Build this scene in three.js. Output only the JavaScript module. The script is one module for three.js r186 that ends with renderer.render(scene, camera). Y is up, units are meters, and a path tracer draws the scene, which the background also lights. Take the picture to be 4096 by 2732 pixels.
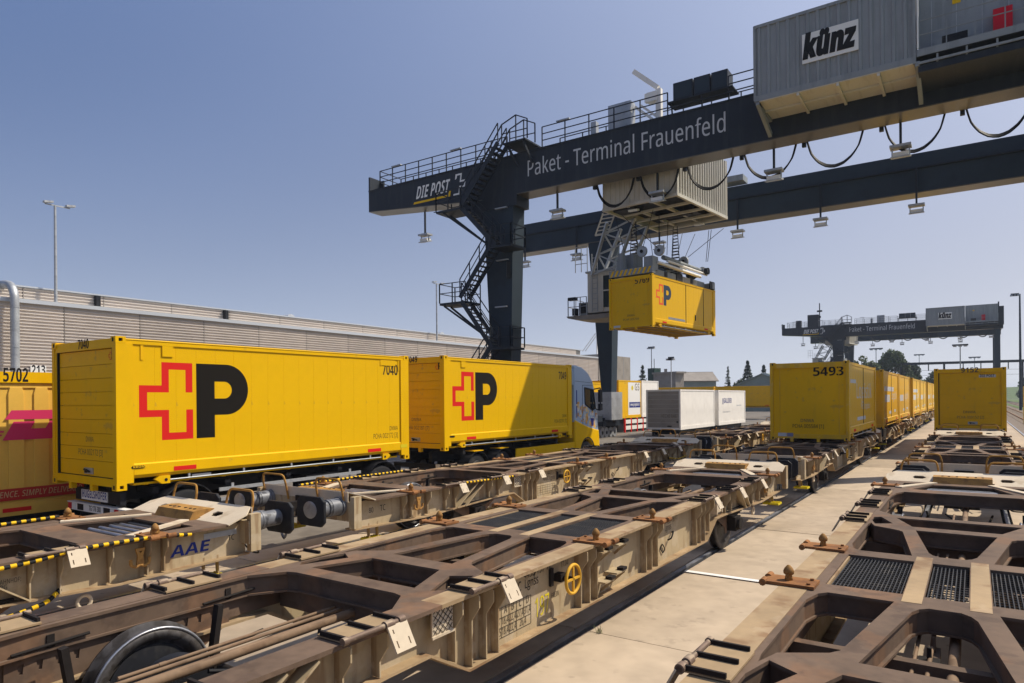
import * as THREE from 'three';
import { mergeGeometries } from 'three/addons/utils/BufferGeometryUtils.js';
import { FontLoader } from 'three/addons/loaders/FontLoader.js';

// ---------------------------------------------------------------- camera, sky, sun, exposure
const scene = new THREE.Scene();
const FOCAL = 679, HORIZON = 399.1;                       // pixels at 1024 x 683, shift lens
const camera = new THREE.PerspectiveCamera(2 * Math.atan(HORIZON / FOCAL) * 180 / Math.PI, 1024 / (2 * HORIZON), 0.1, 2500);
camera.setViewOffset(1024, 2 * HORIZON, 0, 0, 1024, 683);
camera.rotation.order = 'YXZ';
camera.position.set(0, 2.68, 0);
camera.rotation.set(0, 34.26 * Math.PI / 180, -0.51 * Math.PI / 180);
scene.add(camera);

const SUN = new THREE.Vector3(0.545, 1, -0.60).normalize();
const sun = new THREE.DirectionalLight(new THREE.Color().setRGB(1, 0.905, 0.745), 4.3);
sun.position.copy(SUN).multiplyScalar(200).add(new THREE.Vector3(-10, 0, -40));
sun.target.position.set(-10, 0, -40);
sun.castShadow = true;
sun.shadow.radius = 1;
sun.shadow.mapSize.set(4096, 4096);
Object.assign(sun.shadow.camera, { left: -90, right: 90, top: 90, bottom: -90, near: 1, far: 500 });
scene.add(sun, sun.target);

const renderer = new THREE.WebGLRenderer({ antialias: true });
renderer.toneMapping = THREE.LinearToneMapping;
renderer.toneMappingExposure = 1.3;
renderer.shadowMap.enabled = true;

{ // clear summer air: deep blue overhead, pale towards the horizon and around the sun
  const W = 1024, H = 512, data = new Float32Array(W * H * 4), d = new THREE.Vector3();
  const mixv = (a, b, t) => a + (b - a) * t;
  for (let j = 0; j < H; j++) for (let i = 0; i < W; i++) {
    const th = (j + 0.5) / H * Math.PI - Math.PI / 2, ph = ((i + 0.5) / W - 0.5) * 2 * Math.PI;
    d.set(Math.cos(th) * Math.cos(ph), Math.sin(th), Math.cos(th) * Math.sin(ph));
    const el = Math.max(th, 0) * 180 / Math.PI, t = 1 - Math.exp(-el / 11);
    const gam = Math.acos(Math.min(1, d.dot(SUN))) * 180 / Math.PI, g = Math.exp(-Math.hypot(gam, 45) / 20);
    const b0 = [0.575, 0.665, 0.81], b1 = [0.004, 0.08, 0.284], s0 = [10.5, 7.5, 3.0], s1 = [9.6, 9.67, 10.3];
    const k = (j * W + i) * 4;
    const hz = 1 + 0.012 * Math.sin(ph * 5 + th * 9) * Math.sin(ph * 3.1 - th * 14 + 1) + 0.008 * Math.sin(ph * 11 - th * 23);
    for (let c = 0; c < 3; c++) data[k + c] = hz * (mixv(b0[c], b1[c], t) + g * mixv(s0[c], s1[c], t)) / 1.3;
    data[k + 3] = 1;
  }
  const sky = new THREE.DataTexture(data, W, H, THREE.RGBAFormat, THREE.FloatType);
  sky.mapping = THREE.EquirectangularReflectionMapping;
  sky.magFilter = sky.minFilter = THREE.LinearFilter;
  sky.needsUpdate = true;
  scene.background = sky;
  scene.environment = sky;
}

// ---------------------------------------------------------------- helpers
function rng(seed) { let a = seed >>> 0; return () => { a |= 0; a = a + 0x6D2B79F5 | 0; let t = Math.imul(a ^ a >>> 15, 1 | a); t = t + Math.imul(t ^ t >>> 7, 61 | t) ^ t; return ((t ^ t >>> 14) >>> 0) / 4294967296; }; }
const V2 = (x, y) => new THREE.Vector2(x, y), V3 = (x, y, z) => new THREE.Vector3(x, y, z);
const lerp = (a, b, t) => a + (b - a) * t, clamp = (x, a = 0, b = 1) => Math.min(b, Math.max(a, x));
const PI = Math.PI;

// tileable value-noise fields, 0..1
function field(N, seed, cells, oct, ax = 1, ay = 1) {
  const out = new Float32Array(N * N); let amp = 1, tot = 0;
  for (let o = 0; o < oct; o++) {
    const cx = Math.max(1, Math.round(cells * ax)) << o, cy = Math.max(1, Math.round(cells * ay)) << o;
    if (Math.max(cx, cy) > N / 2) break;
    const r = rng(seed * 131 + o * 977), L = new Float32Array(cx * cy); for (let i = 0; i < L.length; i++) L[i] = r();
    for (let y = 0; y < N; y++) {
      const fy = y / N * cy, y0 = Math.floor(fy), ty = fy - y0, sy = ty * ty * (3 - 2 * ty), ya = (y0 % cy) * cx, yb = ((y0 + 1) % cy) * cx;
      for (let x = 0; x < N; x++) {
        const fx = x / N * cx, x0 = Math.floor(fx), tx = fx - x0, sx = tx * tx * (3 - 2 * tx), xa = x0 % cx, xb = (x0 + 1) % cx;
        out[y * N + x] += amp * lerp(lerp(L[ya + xa], L[ya + xb], sx), lerp(L[yb + xa], L[yb + xb], sx), sy);
      }
    }
    tot += amp; amp *= 0.55;
  }
  let lo = 1e9, hi = -1e9; for (const v of out) { if (v < lo) lo = v; if (v > hi) hi = v; }
  for (let i = 0; i < out.length; i++) out[i] = (out[i] - lo) / (hi - lo);
  return out;
}
const toS = c => { c = clamp(c); return 255 * (c <= 0.0031308 ? c * 12.92 : 1.055 * Math.pow(c, 1 / 2.4) - 0.055); };
function tex(N, fill, srgb, metres) {
  const d = new Uint8Array(N * N * 4), c = [0, 0, 0];
  for (let i = 0; i < N * N; i++) { fill(i, c); for (let k = 0; k < 3; k++) d[i * 4 + k] = srgb ? toS(c[k]) : 255 * clamp(c[k]); d[i * 4 + 3] = 255; }
  const t = new THREE.DataTexture(d, N, N); t.wrapS = t.wrapT = THREE.RepeatWrapping; t.magFilter = THREE.LinearFilter; t.minFilter = THREE.LinearMipmapLinearFilter; t.generateMipmaps = true;
  if (srgb) t.colorSpace = THREE.SRGBColorSpace;
  t.repeat.set(1 / metres, 1 / metres); t.needsUpdate = true; return t;
}
const smooth = (a, b, x) => { const t = clamp((x - a) / (b - a)); return t * t * (3 - 2 * t); };
// a weathered surface: base colour with broad patches, fine grain and one or two kinds of stain
function weathered(o) {
  const N = o.N || 512, seed = o.seed || 1, m = o.metres || 2;
  const A = field(N, seed, o.cells || 3, 6), B = field(N, seed + 7, 40, 3), C = field(N, seed + 13, o.stainCells || 5, 5, o.sx || 1, o.sy || 1), D = field(N, seed + 23, o.stain2Cells || 9, 5);
  const mixc = (i, c) => {
    const v = (A[i] - 0.5) * 2 * (o.patch ?? 0.15) + (B[i] - 0.5) * 2 * (o.grain ?? 0.08);
    const s = o.stain ? smooth(o.stainAt ?? 0.6, (o.stainAt ?? 0.6) + (o.soft ?? 0.2), C[i]) * (o.stainMix ?? 0.6) : 0;
    const s2 = o.stain2 ? smooth(o.stain2At ?? 0.66, (o.stain2At ?? 0.66) + 0.12, D[i]) * (o.stain2Mix ?? 0.6) : 0;
    for (let k = 0; k < 3; k++) { let x = o.color[k]; if (s) x = lerp(x, o.stain[k], s); if (s2) x = lerp(x, o.stain2[k], s2); c[k] = x * (1 + v); }
  };
  const p = { map: tex(N, mixc, true, m), roughness: 1, metalness: o.metal || 0, side: THREE.DoubleSide };
  const r0 = o.rough?.[0] ?? 0.6, r1 = o.rough?.[1] ?? 0.85;
  p.roughnessMap = tex(N, (i, c) => { c[0] = c[1] = c[2] = lerp(r0, r1, clamp(A[i] * 0.6 + B[i] * 0.4)); }, false, m);
  if (o.bump) { p.bumpMap = tex(N, (i, c) => { c[0] = c[1] = c[2] = clamp(0.55 * B[i] + 0.3 * A[i] + 0.15 * C[i]); }, false, m); p.bumpScale = o.bump; }
  return new THREE.MeshPhysicalMaterial({ ...p, specularIntensity: o.spec ?? 0.35 });
}
const flat = (r, g, b, rough = 0.6, metal = 0) => new THREE.MeshPhysicalMaterial({ specularIntensity: 0.25, color: new THREE.Color().setRGB(r, g, b), roughness: rough, metalness: metal, side: THREE.DoubleSide });

const M = {
  brown: weathered({ seed: 3, color: [0.130, 0.088, 0.062], patch: 0.25, grain: 0.16, stain: [0.19, 0.102, 0.056], stainAt: 0.56, stainMix: 0.55, stain2: [0.08, 0.053, 0.04], stain2Mix: 0.5, metres: 2.3, rough: [0.62, 0.9], bump: 0.0015 }),
  tan: weathered({ seed: 11, color: [0.33, 0.235, 0.135], patch: 0.2, grain: 0.1, stain: [0.20, 0.115, 0.06], stainAt: 0.5, soft: 0.3, stainMix: 0.8, stain2: [0.40, 0.30, 0.19], stain2Mix: 0.5, metres: 2.1, rough: [0.6, 0.88], bump: 0.001 }),
  cream: weathered({ seed: 17, color: [0.40, 0.315, 0.195], patch: 0.13, grain: 0.07, stain: [0.225, 0.14, 0.072], stainAt: 0.5, soft: 0.3, stainMix: 0.72, sx: 4, sy: 0.6, stain2: [0.46, 0.38, 0.27], stain2At: 0.6, stain2Mix: 0.5, metres: 1.9, rough: [0.55, 0.85], bump: 0.0008 }),
  plate: weathered({ seed: 19, color: [0.55, 0.46, 0.34], patch: 0.1, grain: 0.05, stain: [0.36, 0.27, 0.17], stainAt: 0.66, stainMix: 0.5, metres: 1.4, rough: [0.5, 0.8] }),
  rust: weathered({ seed: 23, color: [0.24, 0.108, 0.040], patch: 0.3, grain: 0.16, stain: [0.16, 0.07, 0.03], stainMix: 0.7, metres: 0.7, rough: [0.75, 0.95], bump: 0.0015 }),
  ochre: weathered({ seed: 29, color: [0.34, 0.18, 0.05], patch: 0.25, grain: 0.12, stain: [0.20, 0.10, 0.035], stainMix: 0.6, metres: 0.6, rough: [0.55, 0.85] }),
  hoop: weathered({ seed: 31, color: [0.36, 0.185, 0.04], patch: 0.25, grain: 0.12, stain: [0.16, 0.07, 0.025], stainMix: 0.6, metres: 0.5, rough: [0.5, 0.8] }),
  sump: weathered({ seed: 37, color: [0.016, 0.013, 0.012], patch: 0.4, grain: 0.2, stain: [0.04, 0.026, 0.018], stainMix: 0.6, metres: 0.9, rough: [0.6, 0.95] }),
  grate: weathered({ seed: 41, color: [0.042, 0.042, 0.046], patch: 0.3, grain: 0.2, stain: [0.10, 0.09, 0.08], stainMix: 0.5, metres: 0.8, rough: [0.45, 0.8], metal: 0.35 }),
  tyre: weathered({ seed: 43, color: [0.022, 0.022, 0.024], patch: 0.25, grain: 0.15, stain: [0.06, 0.055, 0.05], stainMix: 0.5, metres: 0.8, rough: [0.75, 0.95] }),
  steel: weathered({ seed: 47, color: [0.36, 0.37, 0.40], patch: 0.18, grain: 0.1, stain: [0.16, 0.13, 0.11], stainMix: 0.4, metres: 0.7, rough: [0.28, 0.5], metal: 0.85 }),
  bufferGrey: weathered({ seed: 53, color: [0.16, 0.165, 0.18], patch: 0.2, grain: 0.1, stain: [0.04, 0.04, 0.042], stainAt: 0.5, stainMix: 0.8, metres: 0.5, rough: [0.35, 0.65], metal: 0.2 }),
  wheelGrey: weathered({ seed: 54, color: [0.075, 0.07, 0.07], patch: 0.25, grain: 0.12, stain: [0.035, 0.03, 0.027], stainAt: 0.5, stainMix: 0.8, metres: 0.6, rough: [0.4, 0.7], metal: 0.2 }),
  black: weathered({ seed: 59, color: [0.014, 0.015, 0.019], patch: 0.3, grain: 0.15, stain: [0.04, 0.038, 0.036], stainMix: 0.5, metres: 0.8, rough: [0.4, 0.75] }),
  concrete: weathered({ N: 1024, seed: 61, color: [0.385, 0.305, 0.222], patch: 0.13, grain: 0.14, stain: [0.31, 0.245, 0.175], stainAt: 0.58, soft: 0.35, stainMix: 0.4, sx: 1, sy: 3, stain2: [0.19, 0.15, 0.11], stain2At: 0.75, stain2Mix: 0.5, stain2Cells: 64, metres: 8.3, rough: [0.75, 0.95], bump: 0.002, cells: 4 }),
  concrete2: weathered({ N: 1024, seed: 67, color: [0.40, 0.32, 0.235], patch: 0.13, grain: 0.15, stain: [0.32, 0.255, 0.185], stainAt: 0.6, soft: 0.3, stainMix: 0.4, stain2: [0.27, 0.215, 0.16], stain2At: 0.73, stain2Mix: 0.5, stain2Cells: 56, metres: 9.1, rough: [0.75, 0.95], bump: 0.002, cells: 4 }),
  asphalt: weathered({ N: 1024, seed: 71, color: [0.15, 0.132, 0.112], patch: 0.2, grain: 0.16, stain: [0.10, 0.088, 0.078], stainMix: 0.6, metres: 7, rough: [0.8, 0.96], bump: 0.003 }),
  ballast: weathered({ N: 1024, seed: 73, color: [0.17, 0.135, 0.105], patch: 0.25, grain: 0.45, stain: [0.26, 0.22, 0.18], stainMix: 0.5, stainCells: 30, metres: 3, rough: [0.85, 0.98], bump: 0.03 }),
  yellow: weathered({ seed: 79, color: [0.735, 0.425, 0.001], patch: 0.035, grain: 0.015, stain: [0.66, 0.37, 0.002], stainAt: 0.55, soft: 0.4, stainMix: 0.5, sx: 2, sy: 0.5, stain2: [0.42, 0.27, 0.05], stain2At: 0.8, stain2Mix: 0.4, stain2Cells: 16, metres: 3.1, rough: [0.36, 0.5], spec: 0.22 }),
  yellowB: weathered({ seed: 83, color: [0.72, 0.405, 0.0015], patch: 0.05, grain: 0.02, stain: [0.62, 0.36, 0.01], stainAt: 0.6, soft: 0.35, stainMix: 0.55, sx: 3, sy: 0.5, stain2: [0.36, 0.23, 0.06], stain2At: 0.76, stain2Mix: 0.45, stain2Cells: 14, metres: 2.7, rough: [0.36, 0.55], spec: 0.25 }),
  yellowOld: weathered({ seed: 89, color: [0.66, 0.38, 0.006], patch: 0.08, grain: 0.03, stain: [0.46, 0.29, 0.05], stainAt: 0.58, soft: 0.3, stainMix: 0.55, sx: 3, sy: 0.5, stain2: [0.62, 0.45, 0.16], stain2Mix: 0.35, metres: 2.9, rough: [0.35, 0.6], spec: 0.5 }),
  red: flat(0.62, 0.016, 0.012, 0.6), logoBlack: flat(0.009, 0.007, 0.005, 0.75), ink: flat(0.012, 0.012, 0.013, 0.6), inkFaded: flat(0.085, 0.07, 0.05, 0.7),
  logoBlue: flat(0.03, 0.05, 0.085, 0.5), white: flat(0.74, 0.73, 0.70, 0.55), whiteDirty: weathered({ seed: 97, color: [0.78, 0.75, 0.70], patch: 0.07, grain: 0.03, stain: [0.62, 0.57, 0.51], stainMix: 0.4, sx: 3, sy: 0.5, metres: 2.5, rough: [0.4, 0.65] }),
  anthracite: weathered({ seed: 101, color: [0.020, 0.026, 0.036], patch: 0.14, grain: 0.06, stain: [0.032, 0.038, 0.046], stainMix: 0.5, sx: 4, sy: 0.4, metres: 3.7, rough: [0.42, 0.62] }),
  anthraciteB: weathered({ seed: 103, color: [0.026, 0.040, 0.056], patch: 0.12, grain: 0.05, stain: [0.020, 0.031, 0.044], stainMix: 0.5, metres: 4.1, rough: [0.45, 0.65] }),
  craneGrey: weathered({ seed: 107, color: [0.25, 0.27, 0.285], patch: 0.07, grain: 0.03, stain: [0.19, 0.205, 0.215], stainMix: 0.5, sx: 4, sy: 0.4, metres: 3.3, rough: [0.45, 0.65] }),
  craneWhite: weathered({ seed: 109, color: [0.56, 0.54, 0.49], patch: 0.06, grain: 0.03, stain: [0.44, 0.41, 0.36], stainMix: 0.5, sx: 4, sy: 0.4, metres: 3.1, rough: [0.45, 0.65] }),
  galv: weathered({ seed: 113, color: [0.40, 0.415, 0.43], patch: 0.12, grain: 0.1, stain: [0.30, 0.31, 0.33], stainMix: 0.5, metres: 1.1, rough: [0.35, 0.6], metal: 0.45 }),
  cladding: weathered({ seed: 127, color: [0.63, 0.565, 0.505], patch: 0.05, grain: 0.03, stain: [0.57, 0.51, 0.455], stainMix: 0.5, metres: 4.3, rough: [0.4, 0.6] }),
  roofEdge: flat(0.55, 0.58, 0.62, 0.4, 0.4), dark: flat(0.012, 0.013, 0.015, 0.7), rubber: flat(0.014, 0.014, 0.015, 0.55),
  glass: new THREE.MeshPhysicalMaterial({ color: new THREE.Color().setRGB(0.02, 0.028, 0.032), roughness: 0.06, metalness: 0, clearcoat: 1, clearcoatRoughness: 0.03, side: THREE.DoubleSide }),
  magenta: flat(0.56, 0.035, 0.12, 0.5), dhlYellow: weathered({ seed: 131, color: [0.70, 0.43, 0.075], patch: 0.06, grain: 0.03, stain: [0.60, 0.36, 0.07], stainMix: 0.5, metres: 2.4, rough: [0.4, 0.6] }), dhlRed: flat(0.42, 0.03, 0.02, 0.6),
  lampGlass: flat(0.72, 0.72, 0.70, 0.3), lightRed: flat(0.55, 0.02, 0.03, 0.3), cabBlue: flat(0.34, 0.43, 0.54, 0.35), navy: flat(0.02, 0.035, 0.20, 0.5), lime: flat(0.62, 0.50, 0.02, 0.5),
  textGrey: flat(0.50, 0.51, 0.52, 0.6), postYellow: flat(0.72, 0.43, 0.01, 0.5), slatGrey: weathered({ seed: 137, color: [0.27, 0.245, 0.215], patch: 0.08, grain: 0.04, stain: [0.21, 0.19, 0.165], stainMix: 0.5, metres: 2.2, rough: [0.5, 0.7] }),
  redPanel: flat(0.58, 0.012, 0.03, 0.5), roofTile: weathered({ seed: 139, color: [0.27, 0.24, 0.21], patch: 0.15, grain: 0.12, metres: 5, rough: [0.7, 0.9] }), barnGreen: weathered({ seed: 149, color: [0.22, 0.26, 0.24], patch: 0.1, grain: 0.06, metres: 5, rough: [0.7, 0.9] }),
  grass: weathered({ seed: 151, color: [0.075, 0.115, 0.028], patch: 0.35, grain: 0.3, stain: [0.13, 0.13, 0.05], stainMix: 0.5, metres: 9, rough: [0.85, 0.98], bump: 0.03 }),
  bark: flat(0.07, 0.05, 0.035, 0.9),
};
const leaf = (r, g, b) => new THREE.MeshPhysicalMaterial({ color: new THREE.Color().setRGB(r, g, b), roughness: 0.85, transmission: 0.18, thickness: 0, side: THREE.DoubleSide });
M.leafA = leaf(0.082, 0.118, 0.040); M.leafB = leaf(0.055, 0.085, 0.038); M.leafC = leaf(0.13, 0.16, 0.055); M.needle = leaf(0.026, 0.046, 0.030); M.needleB = leaf(0.045, 0.066, 0.042);
const tinted = (m, k) => { const c = m.clone(); c.color.setScalar(k); return c; };
M.concrete3 = tinted(M.concrete, 0.9); M.concrete4 = tinted(M.concrete2, 1.06); M.claddingB = tinted(M.cladding, 0.94); M.claddingC = tinted(M.cladding, 1.04); M.wheelYellow = flat(0.62, 0.34, 0.035, 0.5);
M.flange = weathered({ seed: 167, color: [0.085, 0.075, 0.058], patch: 0.15, grain: 0.06, stain: [0.12, 0.10, 0.07], stainMix: 0.5, metres: 3.1, rough: [0.28, 0.45], spec: 1 });  // tan lift in the colour stands for ground light reflected on girder undersides
M.pipe = weathered({ seed: 157, color: [0.20, 0.132, 0.082], patch: 0.22, grain: 0.12, stain: [0.11, 0.066, 0.04], stainMix: 0.6, metres: 1.1, rough: [0.6, 0.85] });
M.rod = weathered({ seed: 163, color: [0.15, 0.105, 0.08], patch: 0.3, grain: 0.15, stain: [0.34, 0.27, 0.19], stainMix: 0.6, metres: 0.4, rough: [0.45, 0.75], metal: 0.2 });

// geometry: everything non-indexed with uv in metres laid on the dominant axis
function boxUV(g) {
  const p = g.attributes.position, n = g.attributes.normal, uv = new Float32Array(p.count * 2);
  for (let i = 0; i < p.count; i += 3) {
    let ax = 0, ay = 0, az = 0; for (let k = 0; k < 3; k++) { ax += Math.abs(n.getX(i + k)); ay += Math.abs(n.getY(i + k)); az += Math.abs(n.getZ(i + k)); }
    for (let k = i; k < i + 3; k++) {
      const x = p.getX(k), y = p.getY(k), z = p.getZ(k);
      if (ay >= ax && ay >= az) { uv[2 * k] = x; uv[2 * k + 1] = z; } else if (ax >= az) { uv[2 * k] = z; uv[2 * k + 1] = y; } else { uv[2 * k] = x; uv[2 * k + 1] = y; }
    }
  }
  g.setAttribute('uv', new THREE.BufferAttribute(uv, 2)); return g;
}
function clean(g) {
  if (g.index) { const h = g.toNonIndexed(); g = h; }
  for (const k of Object.keys(g.attributes)) if (k !== 'position' && k !== 'normal') g.deleteAttribute(k);
  if (!g.attributes.normal) g.computeVertexNormals();
  g.morphAttributes = {}; g.clearGroups(); return g;
}
const geo = list => { const a = (Array.isArray(list) ? list.flat(Infinity) : [list]).map(clean); return boxUV(a.length === 1 ? a[0] : mergeGeometries(a)); };
const place = (g, x, y, z, rx = 0, ry = 0, rz = 0) => { const m = new THREE.Matrix4().makeRotationFromEuler(new THREE.Euler(rx, ry, rz, 'YXZ')); m.setPosition(x, y, z); return g.applyMatrix4(m); };
const box = (w, h, d, x = 0, y = 0, z = 0, rx = 0, ry = 0, rz = 0) => place(new THREE.BoxGeometry(w, h, d), x, y, z, rx, ry, rz);
const box2 = (x0, x1, y0, y1, z0, z1) => box(x1 - x0, y1 - y0, z1 - z0, (x0 + x1) / 2, (y0 + y1) / 2, (z0 + z1) / 2);
// a bar between two points: square (r > 0 round with n sides)
function bar(a, b, w, h = w, n = 4) {
  const A = V3(...a), B = V3(...b), d = B.clone().sub(A), L = d.length();
  const g = n === 4 ? new THREE.BoxGeometry(w, h, L) : new THREE.CylinderGeometry(w / 2, w / 2, L, n).rotateX(PI / 2);
  const m = new THREE.Matrix4().lookAt(B, A, Math.abs(d.y) > 0.99 * L ? V3(0, 0, 1) : V3(0, 1, 0)); m.setPosition(A.clone().add(B).multiplyScalar(0.5)); return g.applyMatrix4(m);
}
const rod = (a, b, d, n = 8) => bar(a, b, d, d, n);
const cylX = (r, L, x, y, z, n = 24) => place(new THREE.CylinderGeometry(r, r, L, n).rotateZ(PI / 2), x, y, z);
const cylZ = (r, L, x, y, z, n = 24) => place(new THREE.CylinderGeometry(r, r, L, n).rotateX(PI / 2), x, y, z);
const cylY = (r, L, x, y, z, n = 24, r2 = r) => place(new THREE.CylinderGeometry(r2, r, L, n), x, y, z);
const tube = (pts, r, n = 40, k = 6, closed = false) => new THREE.TubeGeometry(new THREE.CatmullRomCurve3(pts.map(p => V3(...p)), closed, 'catmullrom', 0.3), n, r, k, closed);
function shapeOf(pts, holes = []) { const s = new THREE.Shape(pts.map(p => V2(...p))); for (const h of holes) s.holes.push(new THREE.Path(h.map(p => V2(...p)))); return s; }
// outline in (x, y), pushed along +z
const slab = (pts, t, holes = [], bevel = 0) => new THREE.ExtrudeGeometry(shapeOf(pts, holes), { depth: t, bevelEnabled: bevel > 0, bevelSize: bevel, bevelThickness: bevel, bevelSegments: 2, curveSegments: 10 });
// outline in (z, y), thickness along x from x0 to x1
const slabZY = (pts, x0, x1, holes = []) => { const g = slab(pts.map(([z, y]) => [-z, y]), x1 - x0, holes.map(h => h.map(([z, y]) => [-z, y]))); return g.rotateY(PI / 2).translate(x0, 0, 0); };
// outline in plan (x, z), from y0 up to y1
const slabXZ = (pts, y0, y1, holes = []) => slab(pts.map(([x, z]) => [x, -z]), y1 - y0, holes.map(h => h.map(([x, z]) => [x, -z]))).rotateX(-PI / 2).translate(0, y0, 0);

const used = {};
const numbered = n => { const k = used[n] = (used[n] ?? -1) + 1; return k ? `${n}_${String(k).padStart(3, '0')}` : n; };
function thing(name, label, category, pos = [0, 0, 0], turn = 0, group) {
  const o = new THREE.Group(); o.name = numbered(name); o.position.set(...pos); o.rotation.y = turn; o.userData = { label, category }; if (group) o.userData.group = group; scene.add(o); return o;
}
function structure(name) { const o = new THREE.Group(); o.name = numbered(name); o.userData = { kind: 'structure' }; scene.add(o); return o; }
function mesh(name, g, m, parent, pos) {
  const o = new THREE.Mesh(g, m); o.name = name; o.castShadow = o.receiveShadow = true; if (pos) o.position.set(...pos); parent.add(o); return o;
}
const part = (name, list, m, parent, pos) => mesh(name, geo(list), m, parent, pos);

const loader = new FontLoader();
const F = { bold: await loader.loadAsync('fonts/droid/droid_sans_bold.typeface.json'), reg: await loader.loadAsync('fonts/droid/droid_sans_regular.typeface.json') };
// flat lettering in the xy plane; face 'x+' turns it to look along +x (reading towards -z), 'z+' along +z
function lettering(str, h, m, parent, pos, face, o = {}) {
  const g = new THREE.ShapeGeometry((o.font || F.bold).generateShapes(str, h / 0.72), 4); g.computeBoundingBox();
  const b = g.boundingBox, w = b.max.x - b.min.x;
  g.translate(o.align === 'right' ? -b.max.x : o.align === 'center' ? -(b.min.x + w / 2) : -b.min.x, 0, 0);
  if (o.stretch || o.width) { const s = o.width ? o.width / w : o.stretch; g.scale(s, 1, 1); }
  if (o.skew) g.applyMatrix4(new THREE.Matrix4().set(1, o.skew, 0, 0, 0, 1, 0, 0, 0, 0, 1, 0, 0, 0, 0, 1));
  if (face === 'x+') g.rotateY(PI / 2); if (face === 'x-') g.rotateY(-PI / 2);
  return mesh(o.name || 'lettering', geo(g), m, parent, pos);
}
const sheet = (pts, face, holes) => { const g = new THREE.ShapeGeometry(shapeOf(pts, holes), 16); if (face === 'x+') g.rotateY(PI / 2); return g; };

// ---------------------------------------------------------------- ground, slabs, rails
const TRACKS = [-0.19, -4.56, -9.1];
{
  const g = structure('ground');
  part('ground_sheet', slabXZ([[-900, 300], [900, 300], [900, -1600], [-900, -1600]], -0.62, -0.42), M.asphalt, g);
}
{
  const yard = structure('yard_paving');
  part('roadway', box2(-41.8, -10.72, -0.4, -0.02, -130, 30), M.asphalt, yard);
  const r = rng(5);
  // concrete slabs between and inside the rails, one by one
  const strips = [[-10.7, -9.94], [-9.76, -8.44], [-8.26, -5.40], [-5.22, -3.90], [-3.72, -1.03], [-0.85, 0.47], [0.65, 2.45]];
  const kinds = [M.concrete, M.concrete2, M.concrete3, M.concrete4];
  strips.forEach(([x0, x1], s) => {
    const L = 7.27, gs = [0, 1, 2].map(k => geo(slabXZ([[x0, 0], [x1, 0], [x1, -L + 0.022], [x0, -L + 0.022]], -0.36, 0).translate(0, 0, 0)));
    for (let k = -4; k < 19; k++) {
      const m = mesh('slab', gs[0], kinds[Math.floor(r() * 4)], yard, [0, -0.012 - r() * 0.006, -7.0 - k * L + (s % 2 ? 0 : 0)]);
    }
  });
  part('white_marking', box2(-3.72, -2.2, -0.004, 0.0025, -10.235, -10.125), M.white, yard);
  part('joint_filler', TRACKS.flatMap(x => [-0.75, 0.75].map(dx => box2(x + dx - 0.082, x + dx + 0.082, -0.3, -0.075, -160, 40))), M.sump, yard);
}
{
  const rails = structure('rails');
  for (const x of TRACKS) for (const dx of [-0.7525, 0.7525]) part('rail', [box2(x + dx - 0.036, x + dx + 0.036, -0.06, 0, -330, 40), box2(x + dx - 0.012, x + dx + 0.012, -0.14, -0.06, -330, 40)], M.steel, rails);
  part('crane_rail', [box2(2.62, 2.71, -0.1, 0.03, -330, 40)], M.steel, rails);
  part('crane_rail', [box2(-21.05, -20.95, -0.1, 0.03, -330, 40)], M.steel, rails);
  for (const dx of [4.35, 5.79, 9.35, 10.79]) part('rail', [box2(dx - 0.036, dx + 0.036, -0.12, 0.02, -330, 40)], M.rust, rails);
}
{
  const b = structure('ballast_bed');
  part('ballast', slabXZ([[2.8, 60], [7.2, 60], [7.2, -330], [2.8, -330]], -0.4, -0.1), M.ballast, b);
  part('ballast', slabXZ([[8.6, 60], [12.4, 60], [12.4, -330], [8.6, -330]], -0.4, -0.1), M.ballast, b);
  part('edge_strip', box2(2.46, 2.6, -0.4, -0.02, -330, 40), M.concrete, b);
  part('ballast', box2(-10.7, 2.45, -0.5, -0.3, -330, -139), M.ballast, b);
  const gsl = geo(box2(-1.3, 1.3, -0.12, -0.06, -0.13, 0.13));
  for (let z = -30; z > -190; z -= 0.7) mesh('sleeper', gsl, M.concrete2, b, [5.07, 0, z]);
  const v = structure('grass_verge');
  part('grass', slabXZ([[7.2, 30], [8.6, 30], [8.6, -330], [7.2, -330]], -0.4, -0.06), M.grass, v);
  part('grass', slabXZ([[12.4, 60], [140, 60], [240, -520], [12.4, -520]], -0.4, -0.05), M.grass, v);
  part('grass', slabXZ([[-260, -150], [-10.8, -150], [2.4, -340], [2.4, -600], [-260, -600]], -0.4, -0.08), M.grass, v);
  // small weeds in a joint of the slabs
  const rr = rng(77);
  const blades = []; for (let i = 0; i < 26; i++) { const a = rr() * 6.3, l = 0.03 + rr() * 0.07; const q = new THREE.PlaneGeometry(0.006, l).translate(0, l / 2, 0); place(q, 0, 0, 0, (rr() - 0.3) * 1.1, a, 0); q.translate(-3.62 + rr() * 0.1, -0.015, -6.99 + (rr() - 0.5) * 0.03); blades.push(q); }
  const wd = part('weeds', blades, M.leafC, v); wd.userData.kind = 'stuff';
}

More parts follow.
